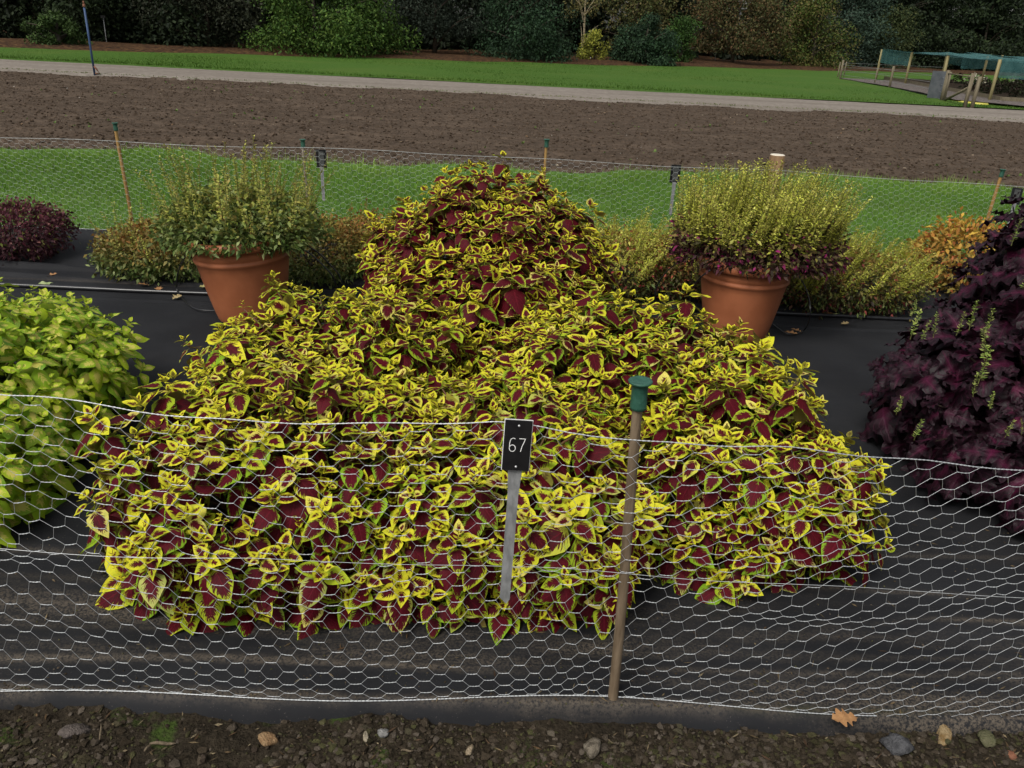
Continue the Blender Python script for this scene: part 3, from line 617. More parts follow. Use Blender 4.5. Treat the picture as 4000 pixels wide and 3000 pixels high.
def label_sign(tx, ty, tz, lean, text, label, back=False, w=.058, h=.112, fh=0.0, ln=.33):
    root = empty('label_sign', (tx, ty, tz)); tag(root, label, 'sign'); root.rotation_euler = (R_(fh), lean, 0)
    pl = MB().box((0, 0, -h/2), (w, .003, h)).build('plate', M['plate'], root, False)
    bm = MB().box((0, .0022, -h/2), (w+.003, .0012, h+.003)).build('plate_edge', M['white' if not back else 'plate_back'], root, False)
    s = .0125; tip = -h-ln
    V = [(-s*1.15, 0, -.01 if not back else -h+.006), (s*1.15, 0, -.01 if not back else -h+.006), (s*1.25, 0, -h), (s*.95, 0, -h-.06), (s*.92, 0, tip+.012), (s*.3, 0, tip), (-s*.92, 0, tip+.016), (-s*.95, 0, -h-.06), (-s*1.25, 0, -h)]
    yb = .0075 if not back else -.0045; n = len(V); Va = np.array([(x, yb-.0015, z) for x, _, z in V]+[(x, yb+.0015, z) for x, _, z in V])
    MB().add(Va, [(k, (k+1) % n, n+(k+1) % n, n+k) for k in range(n)], polys=[list(range(n))[::-1], [n+k for k in range(n)]]).build('stake', M['zinc'], root, False)
    if not back:
        for z in (-.012, -h+.009):
            o = MB().lathe([(0, .0022), (.0018, .0018), (.0026, .0008), (.0028, 0)], 14).build('rivet', M['rivet'], pl); o.location = (.001, -.0015, z); o.rotation_euler = (R_(90), 0, 0)
    else:
        MB().box((0, -.0024, -h/2), (w*.55, .0012, h*.80)).build('back_strip', M['plate_back'], root, False)
        MB().box((0, .0036, -h/2), (w*.5, .0006, h*.25)).build('print', M['white'], root, False)
    return root, pl
sg, pl = label_sign(.0735, 1.560, .838, R_(1.5), '67', 'black plate numbered 67 on a flat zinc stake', w=.058, h=.115, fh=-6, ln=.335)
def digit_line(strokes, cx, cz, hgt):
    mb = MB()
    for st in strokes:
        P = np.array([(cx+x*hgt, -.0017, cz+z*hgt) for x, z in st]); T = unit(np.gradient(P, axis=0)); nrm = np.stack([-T[:, 2], 0*T[:, 0], T[:, 0]], -1)*.00075
        V = np.concatenate([P-nrm, P+nrm]); n = len(P); mb.add(V, [(k, k+1, n+k+1, n+k) for k in range(n-1)])
    return mb
th = np.linspace(0, 2*math.pi, 33)
six = [[(.21*math.sin(a), -.24+.24*math.cos(a)) for a in th], [(.16, .44), (.08, .50), (-.02, .50), (-.12, .44), (-.18, .30), (-.21, .08), (-.212, -.14), (-.21, -.24)]]
seven = [[(-.21, .49), (.0, .49), (.215, .49)], [(.21, .49), (.14, .25), (.02, -.05), (-.07, -.48)]]
digit_line(six, -.0098, -.056, .031).build('digit', M['white'], pl); digit_line(seven, .0102, -.056, .031).build('digit', M['white'], pl)
label_sign(-1.283, 6.255, .705, R_(-1), '', 'back of a black plant label behind the potted green plant', True, .072, .13, 0, .25)
label_sign(1.362, 6.255, .715, R_(0), '', 'back of a black plant label between the pot and the burgundy coleus', True, .072, .13, 0, .25)
label_sign(3.99, 6.255, .665, R_(4), '', 'back of a black plant label behind the purple coleus', True, .085, .12, -8, .25)
rp = tag(empty('round_post', (2.165, 6.42, 0)), 'thick round wooden fence post with pale cut top', 'post')
pb = MB().tube([(0, 0, -.1), (0, 0, .3), (0, 0, .802)], .056, 24).build('post_body', M['post'], rp)
o = MB().lathe([(0, .004), (.05, .004), (.0555, .0), (.0555, -.004)], 24).build('cut_top', M['post_cut'], pb); o.location = (0, 0, .803)

# ------------------------------------------------------------------ pots and irrigation
def pot(loc, r, h, tilt, label):
    root = empty('terracotta_pot', loc, tilt); tag(root, label, 'pot')
    rb = r*.60
    def rad(t): return rb+(r*.93-rb)*t**.80
    prof = [(0, 0), (rb*.96, 0), (rb, .008)]
    for t in np.linspace(.05, .70, 12): prof.append((rad(t), t*h))
    prof += [(rad(.715)+.004, .715*h), (rad(.74)+.0085, .735*h), (rad(.755)+.0085, .752*h), (rad(.77)+.002, .768*h), (rad(.785)+.001, .785*h), (rad(.80)+.006, .80*h), (rad(.83)+.004, .83*h)]
    prof += [(rad(.875), .875*h), (r*.955, .882*h), (r*.99, .895*h), (r, .925*h), (r*.995, .965*h), (r*.97, .99*h), (r*.93, h), (r*.895, .985*h), (r*.875, .94*h), (r*.86, .85*h)]
    pw = MB().lathe(prof, 64).build('pot_wall', M['terracotta'], root)
    MB().lathe([(0, .90*h), (r*.5, .895*h), (r*.875, .88*h)], 40).build('potting_soil', M['soil_dark'], root)
    return root
pot((-1.345, 4.47, .012), .294, .485, (0, R_(-4.5), 0), 'terracotta pot holding the feathery green coleus')
pot((1.445, 4.50, .012), .282, .475, (0, R_(0), 0), 'terracotta pot holding the magenta and yellow-spiked coleus')
o = MB().box((0, 0, .05), (.014, .002, .10)).build('plant_tag', M['white']); o.location = (-1.585, 4.44, .435); o.rotation_euler = (.1, -.25, .2); tag(o, 'small white plastic plant tag stuck in the pot rim', 'tag')
xs = np.linspace(-6.5, 6.5, 80)
def fz(x, y): return float(fabric_z(np.array([float(x)]), np.array([float(y)]))[0])
P = np.stack([xs, 4.86+.015*xs+.02*np.sin(xs*1.3), np.array([fz(x, 4.86+.015*x+.02*math.sin(x*1.3)) for x in xs])+.013], -1)
tag(MB().tube(P, .0135, 10).build('water_pipe', M['pipe']), 'black irrigation pipe running along the bed behind the pots', 'pipe')
def smooth_path(P, n=40):
    P = np.asarray(P, float); k = np.arange(len(P)); t = np.linspace(0, len(P)-1, n); out = []
    for q in t:
        i = min(int(q), len(P)-2); f = q-i; p0, p1, p2, p3 = P[max(i-1, 0)], P[i], P[i+1], P[min(i+2, len(P)-1)]
        out.append(.5*((2*p1)+(-p0+p2)*f+(2*p0-5*p1+4*p2-p3)*f*f+(-p0+3*p1-3*p2+p3)*f**3))
    return np.array(out)
def drip(pts, label):
    W_ = []
    for q in pts:
        W_.append(atY(q[0], q[1], q[2]) if q[3] == 'Y' else g(q[0], q[1], q[2]))
    tag(MB().tube(smooth_path(W_), .0042, 6).build('drip_tube', M['pipe']), label, 'tube')
drip([(800, 948, 4.50, 'Y'), (745, 975, 4.55, 'Y'), (700, 1050, 4.7, 'Y'), (690, 1110, 4.80, 'Y'), (700, 1150, .03, 'z'), (760, 1205, .03, 'z'), (862, 1214, .03, 'z')], 'thin black drip tube curling round the green plant pot')
drip([(1105, 955, 4.55, 'Y'), (1150, 962, 4.58, 'Y'), (1210, 990, 4.6, 'Y'), (1270, 1045, 4.6, 'Y'), (1302, 1085, 4.6, 'Y'), (1325, 1160, 4.62, 'Y')], 'lower of two thin black drip tubes arching out of the pot')
drip([(1120, 930, 4.62, 'Y'), (1170, 945, 4.65, 'Y'), (1240, 985, 4.68, 'Y'), (1290, 1035, 4.7, 'Y'), (1322, 1072, 4.7, 'Y'), (1345, 1130, 4.7, 'Y')], 'upper of two thin black drip tubes arching out of the pot')
drip([(2720, 990, 4.60, 'Y'), (2670, 1010, 4.7, 'Y'), (2605, 1060, 4.8, 'Y'), (2565, 1120, 4.84, 'Y'), (2560, 1165, 4.86, 'Y'), (2562, 1190, .03, 'z')], 'thin black drip tube arching from behind the pot to fabric')
drip([(2775, 1055, 4.27, 'Y'), (2735, 1085, 4.3, 'Y'), (2705, 1130, 4.4, 'Y'), (2690, 1190, 4.6, 'Y'), (2680, 1215, .03, 'z')], 'thin black drip tube hanging over the front of the pot rim')
drip([(3090, 1050, 4.50, 'Y'), (3125, 1085, 4.5, 'Y'), (3155, 1150, 4.45, 'Y'), (3165, 1230, 4.38, 'Y'), (3140, 1290, .03, 'z'), (3080, 1305, .03, 'z'), (3030, 1275, .03, 'z'), (2992, 1243, .03, 'z')], 'thin black drip tube looping down beside the magenta plant pot')

# ------------------------------------------------------------------ leaves
def leaf_variant(seed, age, shape):
    """one leaf lying along +x, base at 0, tip near 1; returns V, Q, lf(u,s), age"""
    r2 = np.random.default_rng(seed); nu, nv = {'coleus': (7, 4), 'lime': (7, 4), 'purple': (15, 4)}[shape]
    u = np.linspace(0, 1, nu); s = np.linspace(-1, 1, nv+1)
    if shape == 'coleus':
        w = .385*np.sin(math.pi*np.clip(u, 0, 1)**.66)**.82*(1-.20*u); w[0] = .03; w[-1] = .004
        droop = r2.uniform(.12, .34) if age > .4 else r2.uniform(-.02, .22); fold = r2.uniform(.02, .20); wave = .035
    elif shape == 'lime':
        w = .37*np.sin(math.pi*u**.70)**.75*(1-.12*u); w[0] = .05; w[-1] = .01; droop = r2.uniform(.1, .34); fold = r2.uniform(0, .16); wave = .04
    else:
        w = .46*np.sin(math.pi*u**.62)**.70*(1-.10*u); w[0] = .08; w[-1] = .02; w = w*(1+.22*np.sin(u*math.pi*9.5)*(u > .05)*(u < .97)); droop = r2.uniform(.15, .5); fold = r2.uniform(.0, .12); wave = .11
    ph = r2.uniform(0, 6.28); tw = r2.uniform(-.35, .35); sd = r2.uniform(-.10, .10)
    U, Sg = np.meshgrid(u, s, indexing='ij'); Wd = np.repeat(w[:, None], nv+1, 1)
    x = U-.10*np.abs(Sg)*Wd*(1 if shape != 'purple' else -.5); y = Sg*Wd+sd*U**2
    z = -droop*U**2+fold*np.abs(Sg)*Wd*2.0-(.30*np.abs(Sg)**2*Wd if age > .4 else 0)+wave*np.sin(U*(9 if shape != 'purple' else 19)+ph+Sg*1.5)*np.abs(Sg)**1.5*(U > .08)*(U < .95)
    z = z+tw*Sg*Wd*U*.6
    V = np.stack([x, y, z], -1).reshape(-1, 3); m_ = nv+1
    i = np.arange(nu-1)[:, None]*m_; j = np.arange(nv)[None, :]
    Q = np.stack([i+j, i+m_+j, i+m_+j+1, i+j+1], -1).reshape(-1, 4)
    lf = np.stack([U, Sg, np.full_like(U, r2.random())], -1).reshape(-1, 3)
    # petiole
    k = len(V); V = np.concatenate([V, [(-.22, -.010, -.05), (-.22, .010, -.05), (.03, -.02, -.004), (.03, .02, -.004)]])
    Q = np.concatenate([Q, [(k, k+2, k+3, k+1)]]); lf = np.concatenate([lf, [(0, 1, .3)]*4])
    return V, Q, lf, np.full(len(V), age)
LIB = {}
def lib(shape):
    if shape not in LIB:
        L = []
        for ai, age in enumerate((.0, .35, .7, 1.0)):
            for k in range(6): L.append(leaf_variant(1000*ai+k*7+len(shape), age, shape))
        LIB[shape] = L
    return LIB[shape]
MESHES = {}
def leaf_mesh(shape, v, m):
    if (shape, v, m.name) not in MESHES:
        V, Q, lf, ag = lib(shape)[v]
        me = mesh_np('leaf', V, [Q], True, {'lf': ('FLOAT_VECTOR', lf), 'age': ('FLOAT', ag)}); me.materials.append(m); MESHES[(shape, v, m.name)] = me
    return MESHES[(shape, v, m.name)]
def joined_leaves(name, shape, vid, Rm, P, sc, m, parent):
    Vs, Qs, Ls, As = [], [], [], []; n0 = 0
    for v in np.unique(vid):
        k = np.where(vid == v)[0]; V, Q, lf, ag = lib(shape)[v]
        W_ = np.einsum('nij,vj->nvi', Rm[k], V)*sc[k][:, None, None]+P[k][:, None, :]
        Vs.append(W_.reshape(-1, 3)); Qs.append((Q[None]+(np.arange(len(k))*len(V))[:, None, None]).reshape(-1, 4)+n0); n0 += len(k)*len(V)
        l = np.repeat(lf[None], len(k), 0).copy(); l[..., 2] = (l[..., 2]+rng.random(len(k))[:, None]) % 1; Ls.append(l.reshape(-1, 3)); As.append(np.tile(ag, len(k)))
    me = mesh_np(name, np.concatenate(Vs), [np.concatenate(Qs)], True, {'lf': ('FLOAT_VECTOR', np.concatenate(Ls)), 'age': ('FLOAT', np.concatenate(As))})
    o = link(name, me, m, parent); o['kind'] = 'stuff'; return o

class Dome:
    def __init__(s, c, rx, ry, top, belly=.20, p=2.5, lump=.10, seed=0, low=None):
        s.c = np.array([c[0], c[1], belly]); s.r = np.array([rx, ry]); s.up = top-belly; s.lo = belly if low is None else belly-low; s.p = p; s.lump = lump; s.ph = np.random.default_rng(seed).random(8)*6.28
    def rad(s, D):
        f = 1/((np.abs(D)**s.p).sum(-1)**(1/s.p)); a = s.ph
        q = np.sin(D[..., 0]*5+a[0])*np.sin(D[..., 1]*5+a[1])+.7*np.sin(D[..., 2]*6+a[2]+D[..., 0]*3)+.6*np.sin(D[..., 0]*11+a[3])*np.sin(D[..., 1]*10+D[..., 2]*9+a[4])
        return f*(1+s.lump*.5*q)
    def ax(s, D): return np.stack([np.full(len(D), s.r[0]), np.full(len(D), s.r[1]), np.where(D[:, 2] > 0, s.up, s.lo)], -1)
    def points(s, n, zmin=-.85):
        D = unit(rng.normal(size=(n*3, 3))*np.array([1, 1, 1.0])); D = D[D[:, 2] > zmin][:n]
        A = s.ax(D); P = s.c+D*A*s.rad(D)[:, None]; Nn = unit(np.sign(D)*np.abs(D)**(s.p-1)/A); return P, Nn
    def inside(s, P):
        q = P-s.c; A = np.stack([np.full(len(q), s.r[0]), np.full(len(q), s.r[1]), np.where(q[:, 2] > 0, s.up, s.lo)], -1)
        return ((np.abs(q/A)**s.p).sum(-1))**(1/s.p)
def thin(P, d):
    keep = []; cell = {}; out = np.zeros(len(P), bool)
    K = np.floor(P/d).astype(int)
    for i in range(len(P)):
        k = tuple(K[i]); ok = True
        for a in (-1, 0, 1):
            for b in (-1, 0, 1):
                for c in (-1, 0, 1):
                    for j in cell.get((k[0]+a, k[1]+b, k[2]+c), ()):
                        if ((P[i]-P[j])**2).sum() < d*d: ok = False; break
                    if not ok: break
                if not ok: break
            if not ok: break
        if ok: cell.setdefault(k, []).append(i); out[i] = True
    return out
def frames(A):
    h = np.where(np.abs(A[:, 2:3]) < .9, np.array([[0, 0, 1.0]]), np.array([[1.0, 0, 0]])); e1 = unit(np.cross(h, A)); return e1, np.cross(A, e1)
def leafy_plant(name, label, cat, domes, others, shape, m, spacing, L, levels, group=None, upmix=.65, inner=.35, maxobj=300, stem_m=None, sag=.55, name_leaf='leaf', skip=None, size_j=.22, grow=.06):
    base = np.array([np.mean([d.c[0] for d in domes]), np.mean([d.c[1] for d in domes]), 0.012]); root = empty(name, base); tag(root, label, cat, group)
    PP, NN = [], []
    for d in domes:
        area = 2*math.pi*((d.r[0]*d.r[1])+(d.r.mean()*(d.up+d.lo)))*.8
        P, Nn = d.points(int(area/spacing**2*4.5)); k = P[:, 2] > .025; P, Nn = P[k], Nn[k]
        for o in [q for q in domes if q is not d]+others:
            k = o.inside(P) > .90; P, Nn = P[k], Nn[k]
        PP.append(P); NN.append(Nn)
    P = np.concatenate(PP); Nn = np.concatenate(NN)
    if skip is not None: k = ~skip(P); P, Nn = P[k], Nn[k]
    k = thin(P, spacing*.80); P, Nn = P[k], Nn[k]
    up = np.array([0, 0, 1.0]); A = unit(Nn*(1-upmix)+up*upmix+rng.normal(size=P.shape)*.13)
    P = P+Nn*rng.normal(0, .030, (len(P), 1))+up*(.08*rng.random((len(P), 1))**4)
    e1, e2 = frames(A); az0 = rng.random(len(P))*math.pi; sc0 = L*(1+size_j*rng.normal(size=len(P)))*(1+grow*np.clip(1-P[:, 2]/.42, 0, 1))
    pos, dirs, nor, sz, vid, lev = [], [], [], [], [], []
    nl = len(levels)
    for k, (frac, el, age, dz) in enumerate(levels):
        for side in (0, 1):
            az = az0+k*math.pi/2+side*math.pi+rng.normal(0, .16, len(P)); e = el+rng.normal(0, .12, len(P))
            rad = e1*np.cos(az)[:, None]+e2*np.sin(az)[:, None]
            d = rad*np.cos(e)[:, None]+A*np.sin(e)[:, None]; d = unit(d-np.array([0, 0, 1.0])*(sag*(k/nl)**1.3*(1+rng.random((len(P), 1)))))
            nn = unit(A*np.cos(e)[:, None]-rad*np.sin(e)[:, None]*.6+Nn*.8*(k/nl)+rng.normal(size=P.shape)*.09)
            l = sc0*frac*(1+.14*rng.normal(size=len(P)))
            pos.append(P-A*(dz*L)+d*(l*.12)[:, None]); dirs.append(d); nor.append(nn); sz.append(l); lev.append(np.full(len(P), k))
            vid.append(age*6+rng.integers(0, 6, len(P)))
    # shaded leaves deeper in
    ni = int(len(P)*inner*4); k = rng.integers(0, len(P), ni); dp = rng.uniform(.05, .20, (ni, 1))
    Pi = P[k]-Nn[k]*dp+rng.normal(size=(ni, 3))*.03; Pi[:, 2] = np.maximum(Pi[:, 2], .03)
    d = unit(Nn[k]*.6+rng.normal(size=(ni, 3))*.7-np.array([0, 0, .35])); nn = unit(Nn[k]*.4+up*.6+rng.normal(size=(ni, 3))*.3)
    pos.append(Pi); dirs.append(d); nor.append(nn); sz.append(L*rng.uniform(.7, 1.15, ni)); lev.append(np.full(ni, 9)); vid.append(np.where(rng.random(ni) < .45, 18, 0)+rng.integers(0, 6, ni))
    pos, dirs, nor, sz, vid, lev = map(np.concatenate, (pos, dirs, nor, sz, vid, lev))
    pos[:, 2] = np.maximum(pos[:, 2], .035)
    low = (pos[:, 2]+dirs[:, 2]*sz) < .02; dirs[low, 2] = np.maximum(dirs[low, 2], (.02-pos[low, 2])/sz[low]); dirs = unit(dirs)
    y = unit(np.cross(nor, dirs)); nz = np.cross(dirs, y); Rm = np.stack([dirs, y, nz], -1)
    # the leaves that show largest become objects of their own
    v = pos-CAMP; dist = np.linalg.norm(v, axis=1); zc = v @ FW; xx = 2000+FPX*(v @ RT)/zc; yy = 1500-FPX*(v @ UP)/zc
    face = np.abs((nz*v).sum(1))/dist
    rank = sz/dist*(.35+face)*np.where((xx > -60) & (xx < 4060) & (yy > 0) & (yy < 3000), 1, .01)*np.where(lev == 9, .2, 1.0)*np.where(v[:, 1] < (base-CAMP)[1]+.10, 1, .6)
    order = np.argsort(-rank); big = order[:maxobj]; rest = order[maxobj:]
    for i in big:
        o = bpy.data.objects.new(name_leaf, leaf_mesh(shape, int(vid[i]), m)); COL.objects.link(o); o.parent = root
        mw = np.eye(4); mw[:3, :3] = Rm[i]*sz[i]; mw[:3, 3] = pos[i]-base; o.matrix_local = Matrix(mw.tolist())
    joined_leaves('foliage', shape, vid[rest], Rm[rest], pos[rest]-base, sz[rest], m, root)
    mb = MB(); k = rng.choice(len(P), min(len(P), 170), replace=False)
    for i in k:
        b = np.array([rng.normal(0, .05), rng.normal(0, .05), 0]); tip = P[i]-base-A[i]*.02; mid = b*.45+tip*.55+np.array([0, 0, .02+.05*rng.random()])
        mb.tube(smooth_path([b, mid, tip], 6), np.linspace(.006, .0028, 6), 5, False)
    o = mb.build('branching_stem', stem_m or M['stem_red'], root)
    return root
LV = [(.30, 1.0, 0, -.10), (.50, .60, 0, .0), (.74, .28, 1, .16), (.96, .02, 2, .42), (1.04, -.25, 3, .76), (1.0, -.35, 3, 1.10)]
D = dict(
 fl=Dome((-.60, 2.33), .52, .50, .50, .20, 2.7, .15, 1), fm=Dome((.08, 2.30), .42, .46, .49, .20, 2.6, .15, 2), fr=Dome((.88, 2.56), .39, .50, .50, .20, 2.6, .16, 3),
 bl=Dome((-.58, 3.06), .53, .52, .54, .22, 2.6, .16, 4), br=Dome((.56, 3.06), .62, .50, .54, .22, 2.6, .16, 5),
 re=Dome((-.02, 4.30), .63, .62, .83, .32, 2.15, .14, 6), rf=Dome((-.02, 3.78), .58, .50, .63, .25, 2.0, .10, 16))
def oth(*k): return [D[q] for q in D if q not in k]
leafy_plant('coleus_plant', 'burgundy and yellow coleus mound by the netting, next to the lime-green coleus', 'coleus', [D['fl']], oth('fl'), 'coleus', M['coleus'], .083, .081, LV)
leafy_plant('coleus_plant', 'burgundy and yellow coleus mound right behind the 67 plate', 'coleus', [D['fm']], oth('fm'), 'coleus', M['coleus'], .083, .081, LV)
leafy_plant('coleus_plant', 'burgundy and yellow coleus mound facing the dark purple coleus', 'coleus', [D['fr']], oth('fr'), 'coleus', M['coleus'], .083, .081, LV)
leafy_plant('coleus_plant', 'low yellow-topped burgundy coleus in front of the feathery green plant pot', 'coleus', [D['bl']], oth('bl'), 'coleus', M['coleus'], .080, .076, LV)
leafy_plant('coleus_plant', 'low yellow-topped burgundy coleus in front of the magenta plant pot', 'coleus', [D['br']], oth('br'), 'coleus', M['coleus'], .080, .076, LV)
leafy_plant('coleus_plant', 'tall domed burgundy coleus standing between the two terracotta pots', 'coleus', [D['re'], D['rf']], oth('re', 'rf'), 'coleus', M['coleus_dark'], .090, .088, LV)
LL = [(.30, 1.0, 0, -.05), (.50, .6, 0, .05), (.78, .25, 1, .22), (1.0, -.02, 2, .5), (1.05, -.3, 3, .85)]
leafy_plant('coleus_plant', 'bright lime-green and cream coleus bush', 'coleus', [Dome((-2.06, 2.95), .56, .62, .53, .22, 2.4, .10, 7), Dome((-1.86, 2.42), .38, .40, .38, .18, 2.4, .10, 8)], [D['fl']], 'lime', M['lime'], .080, .078, LL, stem_m=M['stem'])
LP = [(.35, .9, 1, -.05), (.65, .5, 1, .1), (.95, .12, 2, .38), (1.12, -.18, 3, .8)]
leafy_plant('coleus_plant', 'dark purple coleus with ruffled magenta-centred leaves', 'coleus', [Dome((2.34, 2.95), .64, .70, .70, .26, 2.3, .13, 9), Dome((2.50, 3.2), .5, .5, 1.08, .5, 2.2, .12, 10)], [], 'purple', M['purple'], .125, .135, LP, stem_m=M['wood_stem'], upmix=.55)

# flower spikes on the purple plant
def spike_mesh(n, L, pal, r0=.012, fleck=.010, seed=0, tip=(.30, .36, .06)):
    r2 = np.random.default_rng(seed); mb = MB(); bend = r2.uniform(-.12, .12, 2)
    t = np.linspace(0, 1, 6); ctr = np.stack([bend[0]*t**2*L, bend[1]*t**2*L, t*L], -1); mb.tube(ctr, np.linspace(.0022, .0012, 6), 4, False, col=np.array([.16, .17, .05]))
    for k in range(n):
        u = .12+.88*k/n; c = np.array([bend[0]*u*u*L, bend[1]*u*u*L, u*L]); a = r2.random()*6.28; rr = r0*(1.1-.6*u); f = fleck*(1.15-.5*u)*r2.uniform(.7, 1.2)
        d = np.array([math.cos(a), math.sin(a), r2.uniform(-.1, .8)]); s = np.array([-math.sin(a), math.cos(a), 0])
        p = c+d*rr*.35; V = [p, p+d*f*.6+s*f*.4, p+d*f*1.3, p+d*f*.6-s*f*.4]
        mb.add(V, [(0, 1, 2, 3)], col=np.asarray(pal[r2.integers(0, len(pal))])*r2.uniform(.8, 1.2))
    return mb.mesh('flower_spike')
GRS = [(.30, .38, .07), (.22, .33, .06), (.38, .42, .12)]
sp = [spike_mesh(46, .16, GRS, .010, .016, k) for k in range(3)]
purple = [o for o in COL.objects if o.get('label', '').startswith('dark purple')][0]
for k, (px, py, Y, s) in enumerate([(3555, 1265, 2.75, 1.0), (3600, 1270, 2.75, .7), (3645, 1260, 2.75, .8), (3560, 1180, 2.8, .6), (3735, 1250, 2.8, .8), (3785, 1230, 2.85, 1.0), (3850, 1250, 2.8, .9), (3845, 1350, 2.7, 1.1), (3820, 1440, 2.6, 1.2), (3800, 1490, 2.55, .7), (3865, 1540, 2.5, .6), (3570, 1660, 2.45, .7), (3925, 1650, 2.4, .6), (3990, 1080, 3.0, .9), (3950, 900, 3.0, .9), (3500, 1560, 2.5, .6), (3990, 1640, 2.4, .5)]):
    o = link('flower_spike', sp[k % 3], M['foliage'], purple); p = atY(px, py+60, Y); o.location = tuple(p-np.array(purple.location)); s *= .72; o.scale = (s, s, s); o.rotation_euler = (rng.normal(0, .12), rng.normal(0, .12), rng.random()*6)

# fine-leaved bushes --------------------------------------------------
def fine_leaves(P, Nn, size, C, lobed=False):
    n = len(P); d = unit(Nn*.7+rng.normal(size=(n, 3))*.6+np.array([0, 0, .15])); s = unit(np.cross(d, unit(Nn+rng.normal(size=(n, 3))*.6))); L = size[:, None]
    nz = np.cross(s, d)
    V = np.stack([P, P+d*L*.45+s*L*.22+nz*L*.05, P+d*L*.95-np.array([0, 0, 1])*L*.18, P+d*L*.45-s*L*.22+nz*L*.05], 1).reshape(-1, 3)
    c = np.ones((n, 4, 4)); c[:, :, :3] = C[:, None, :]; c[:, 2, :3] *= 1.2
    return V, np.arange(n)[:, None]*4+np.array([[0, 1, 2, 3]]), c.reshape(-1, 4)
SPK = {}
def spike_set(key, pal, L, n=80):
    if key not in SPK: SPK[key] = [spike_mesh(n, L, pal, .014, .016, 50+k) for k in range(5)]
    return SPK[key]
def fine_bush(name, label, dome, pal_in, pal_out, n, size, spikes=0, spal=None, sL=.3, slean=.25, zsp=.55, base_z=.012, skew=(0, 0), accent=None, obj_spikes=45, clump=.03, zcut=None):
    base = np.array([dome.c[0], dome.c[1], base_z]); root = empty(name, base); tag(root, label, 'coleus')
    nc = n//9; Pc, Nc = dome.points(nc, -.9); dep = rng.random((nc, 1))**1.8*.38; Pc = dome.c+(Pc-dome.c)*(1-dep)
    P = np.repeat(Pc, 9, 0)+rng.normal(size=(nc*9, 3))*clump; Nn = np.repeat(Nc, 9, 0); dp = np.repeat(dep, 9, 0)
    k = P[:, 2] > (base_z+.01 if zcut is None else zcut); P, Nn, dp = P[k], Nn[k], dp[k]; n = len(P)
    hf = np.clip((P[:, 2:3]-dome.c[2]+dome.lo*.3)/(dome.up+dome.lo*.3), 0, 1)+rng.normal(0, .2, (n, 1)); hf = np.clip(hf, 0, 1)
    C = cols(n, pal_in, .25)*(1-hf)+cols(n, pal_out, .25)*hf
    if accent is not None:
        a = rng.random(n) < .10; C[a] = cols(int(a.sum()), accent, .2)
    V, Q, c = fine_leaves(P, Nn, size*rng.uniform(.6, 1.3, n), C)
    o = link('foliage', mesh_np('foliage', V-base, [Q], True, {'Col': ('FLOAT_COLOR', c)}), M['foliage'], root); o['kind'] = 'stuff'
    mb = MB(); Pt, _ = dome.points(60, -.3)
    for q in Pt:
        b = np.array([rng.normal(0, .03), rng.normal(0, .03), 0]); tip = (q-base)*.92
        mb.tube(smooth_path([b, b*.4+tip*.5+np.array([0, 0, .03]), tip], 5), np.linspace(.006, .002, 5), 4, False)
    mb.build('branching_stem', M['wood_stem'], root)
    if spikes:
        S_ = spike_set(str(spal), spal, sL); Ps, Ns = dome.points(spikes*4, 0); k = (Ps[:, 2] > dome.c[2]+dome.up*zsp); Ps, Ns = Ps[k][:spikes], Ns[k][:spikes]; mbs = []
        order = np.argsort(Ps[:, 1])
        for q, i in enumerate(order):
            ax = Vector(unit(Ns[i]*np.array([1, 1, .3])*slean+np.array([skew[0], skew[1], 1])+rng.normal(size=3)*.10)); s = rng.uniform(.45, 1.15); me = S_[rng.integers(0, 5)]
            p = Ps[i]-base-np.array(ax)*.10*s
            T = Matrix.Translation(p) @ ax.to_track_quat('Z', 'Y').to_matrix().to_4x4() @ Matrix.Rotation(rng.random()*6, 4, 'Z') @ Matrix.Scale(s, 4)
            if q < obj_spikes:
                o = link('flower_spike', me, M['foliage'], root); o.matrix_local = T
            else: mbs.append((me, T))
        if mbs:
            mm = MB()
            for me, T in mbs:
                nv = len(me.vertices); co = np.empty(nv*3, np.float32); me.vertices.foreach_get('co', co); co = co.reshape(-1, 3); Tn = np.array(T); co = co @ Tn[:3, :3].T+Tn[:3, 3]
                cc = np.empty(nv*4, np.float32); me.attributes['Col'].data.foreach_get('color', cc)
                li = np.empty(len(me.loops), np.int32); me.loops.foreach_get('vertex_index', li); mm.add(co, li.reshape(-1, 4)); mm.C.append(cc.reshape(-1, 4))
            o = mm.build('flower_spike_mass', M['foliage'], root); o['kind'] = 'stuff'
    return root
OL = [(.33, .35, .055), (.44, .44, .09), (.24, .27, .045), (.34, .25, .07)]
RUST = [(.26, .12, .03), (.30, .20, .04), (.22, .08, .025), (.25, .22, .05)]
GRN = [(.07, .12, .022), (.13, .19, .05), (.045, .08, .016), (.24, .28, .11)]
YLW = [(.58, .60, .085), (.66, .66, .14), (.48, .51, .07), (.50, .42, .10)]
MAR = [(.045, .010, .018), (.08, .014, .03), (.03, .02, .012), (.06, .05, .02)]
fine_bush('coleus_plant', 'feathery green coleus with olive flower spikes in the terracotta pot', Dome((-1.38, 4.50), .41, .34, .72, .51, 2.1, .16, 21, low=.34), GRN, GRN+OL, 15000, .036, 105, OL+[(.44, .42, .10)], .36, .55, .30, base_z=.42, clump=.022, zcut=.455)
fine_bush('coleus_plant', 'rusty olive fine-leaved bush between the green pot and the maroon bush', Dome((-2.12, 5.30), .42, .36, .30, .15, 2.2, .16, 22), GRN, RUST, 10000, .034, 18, OL, .28, .5, .4, obj_spikes=18)
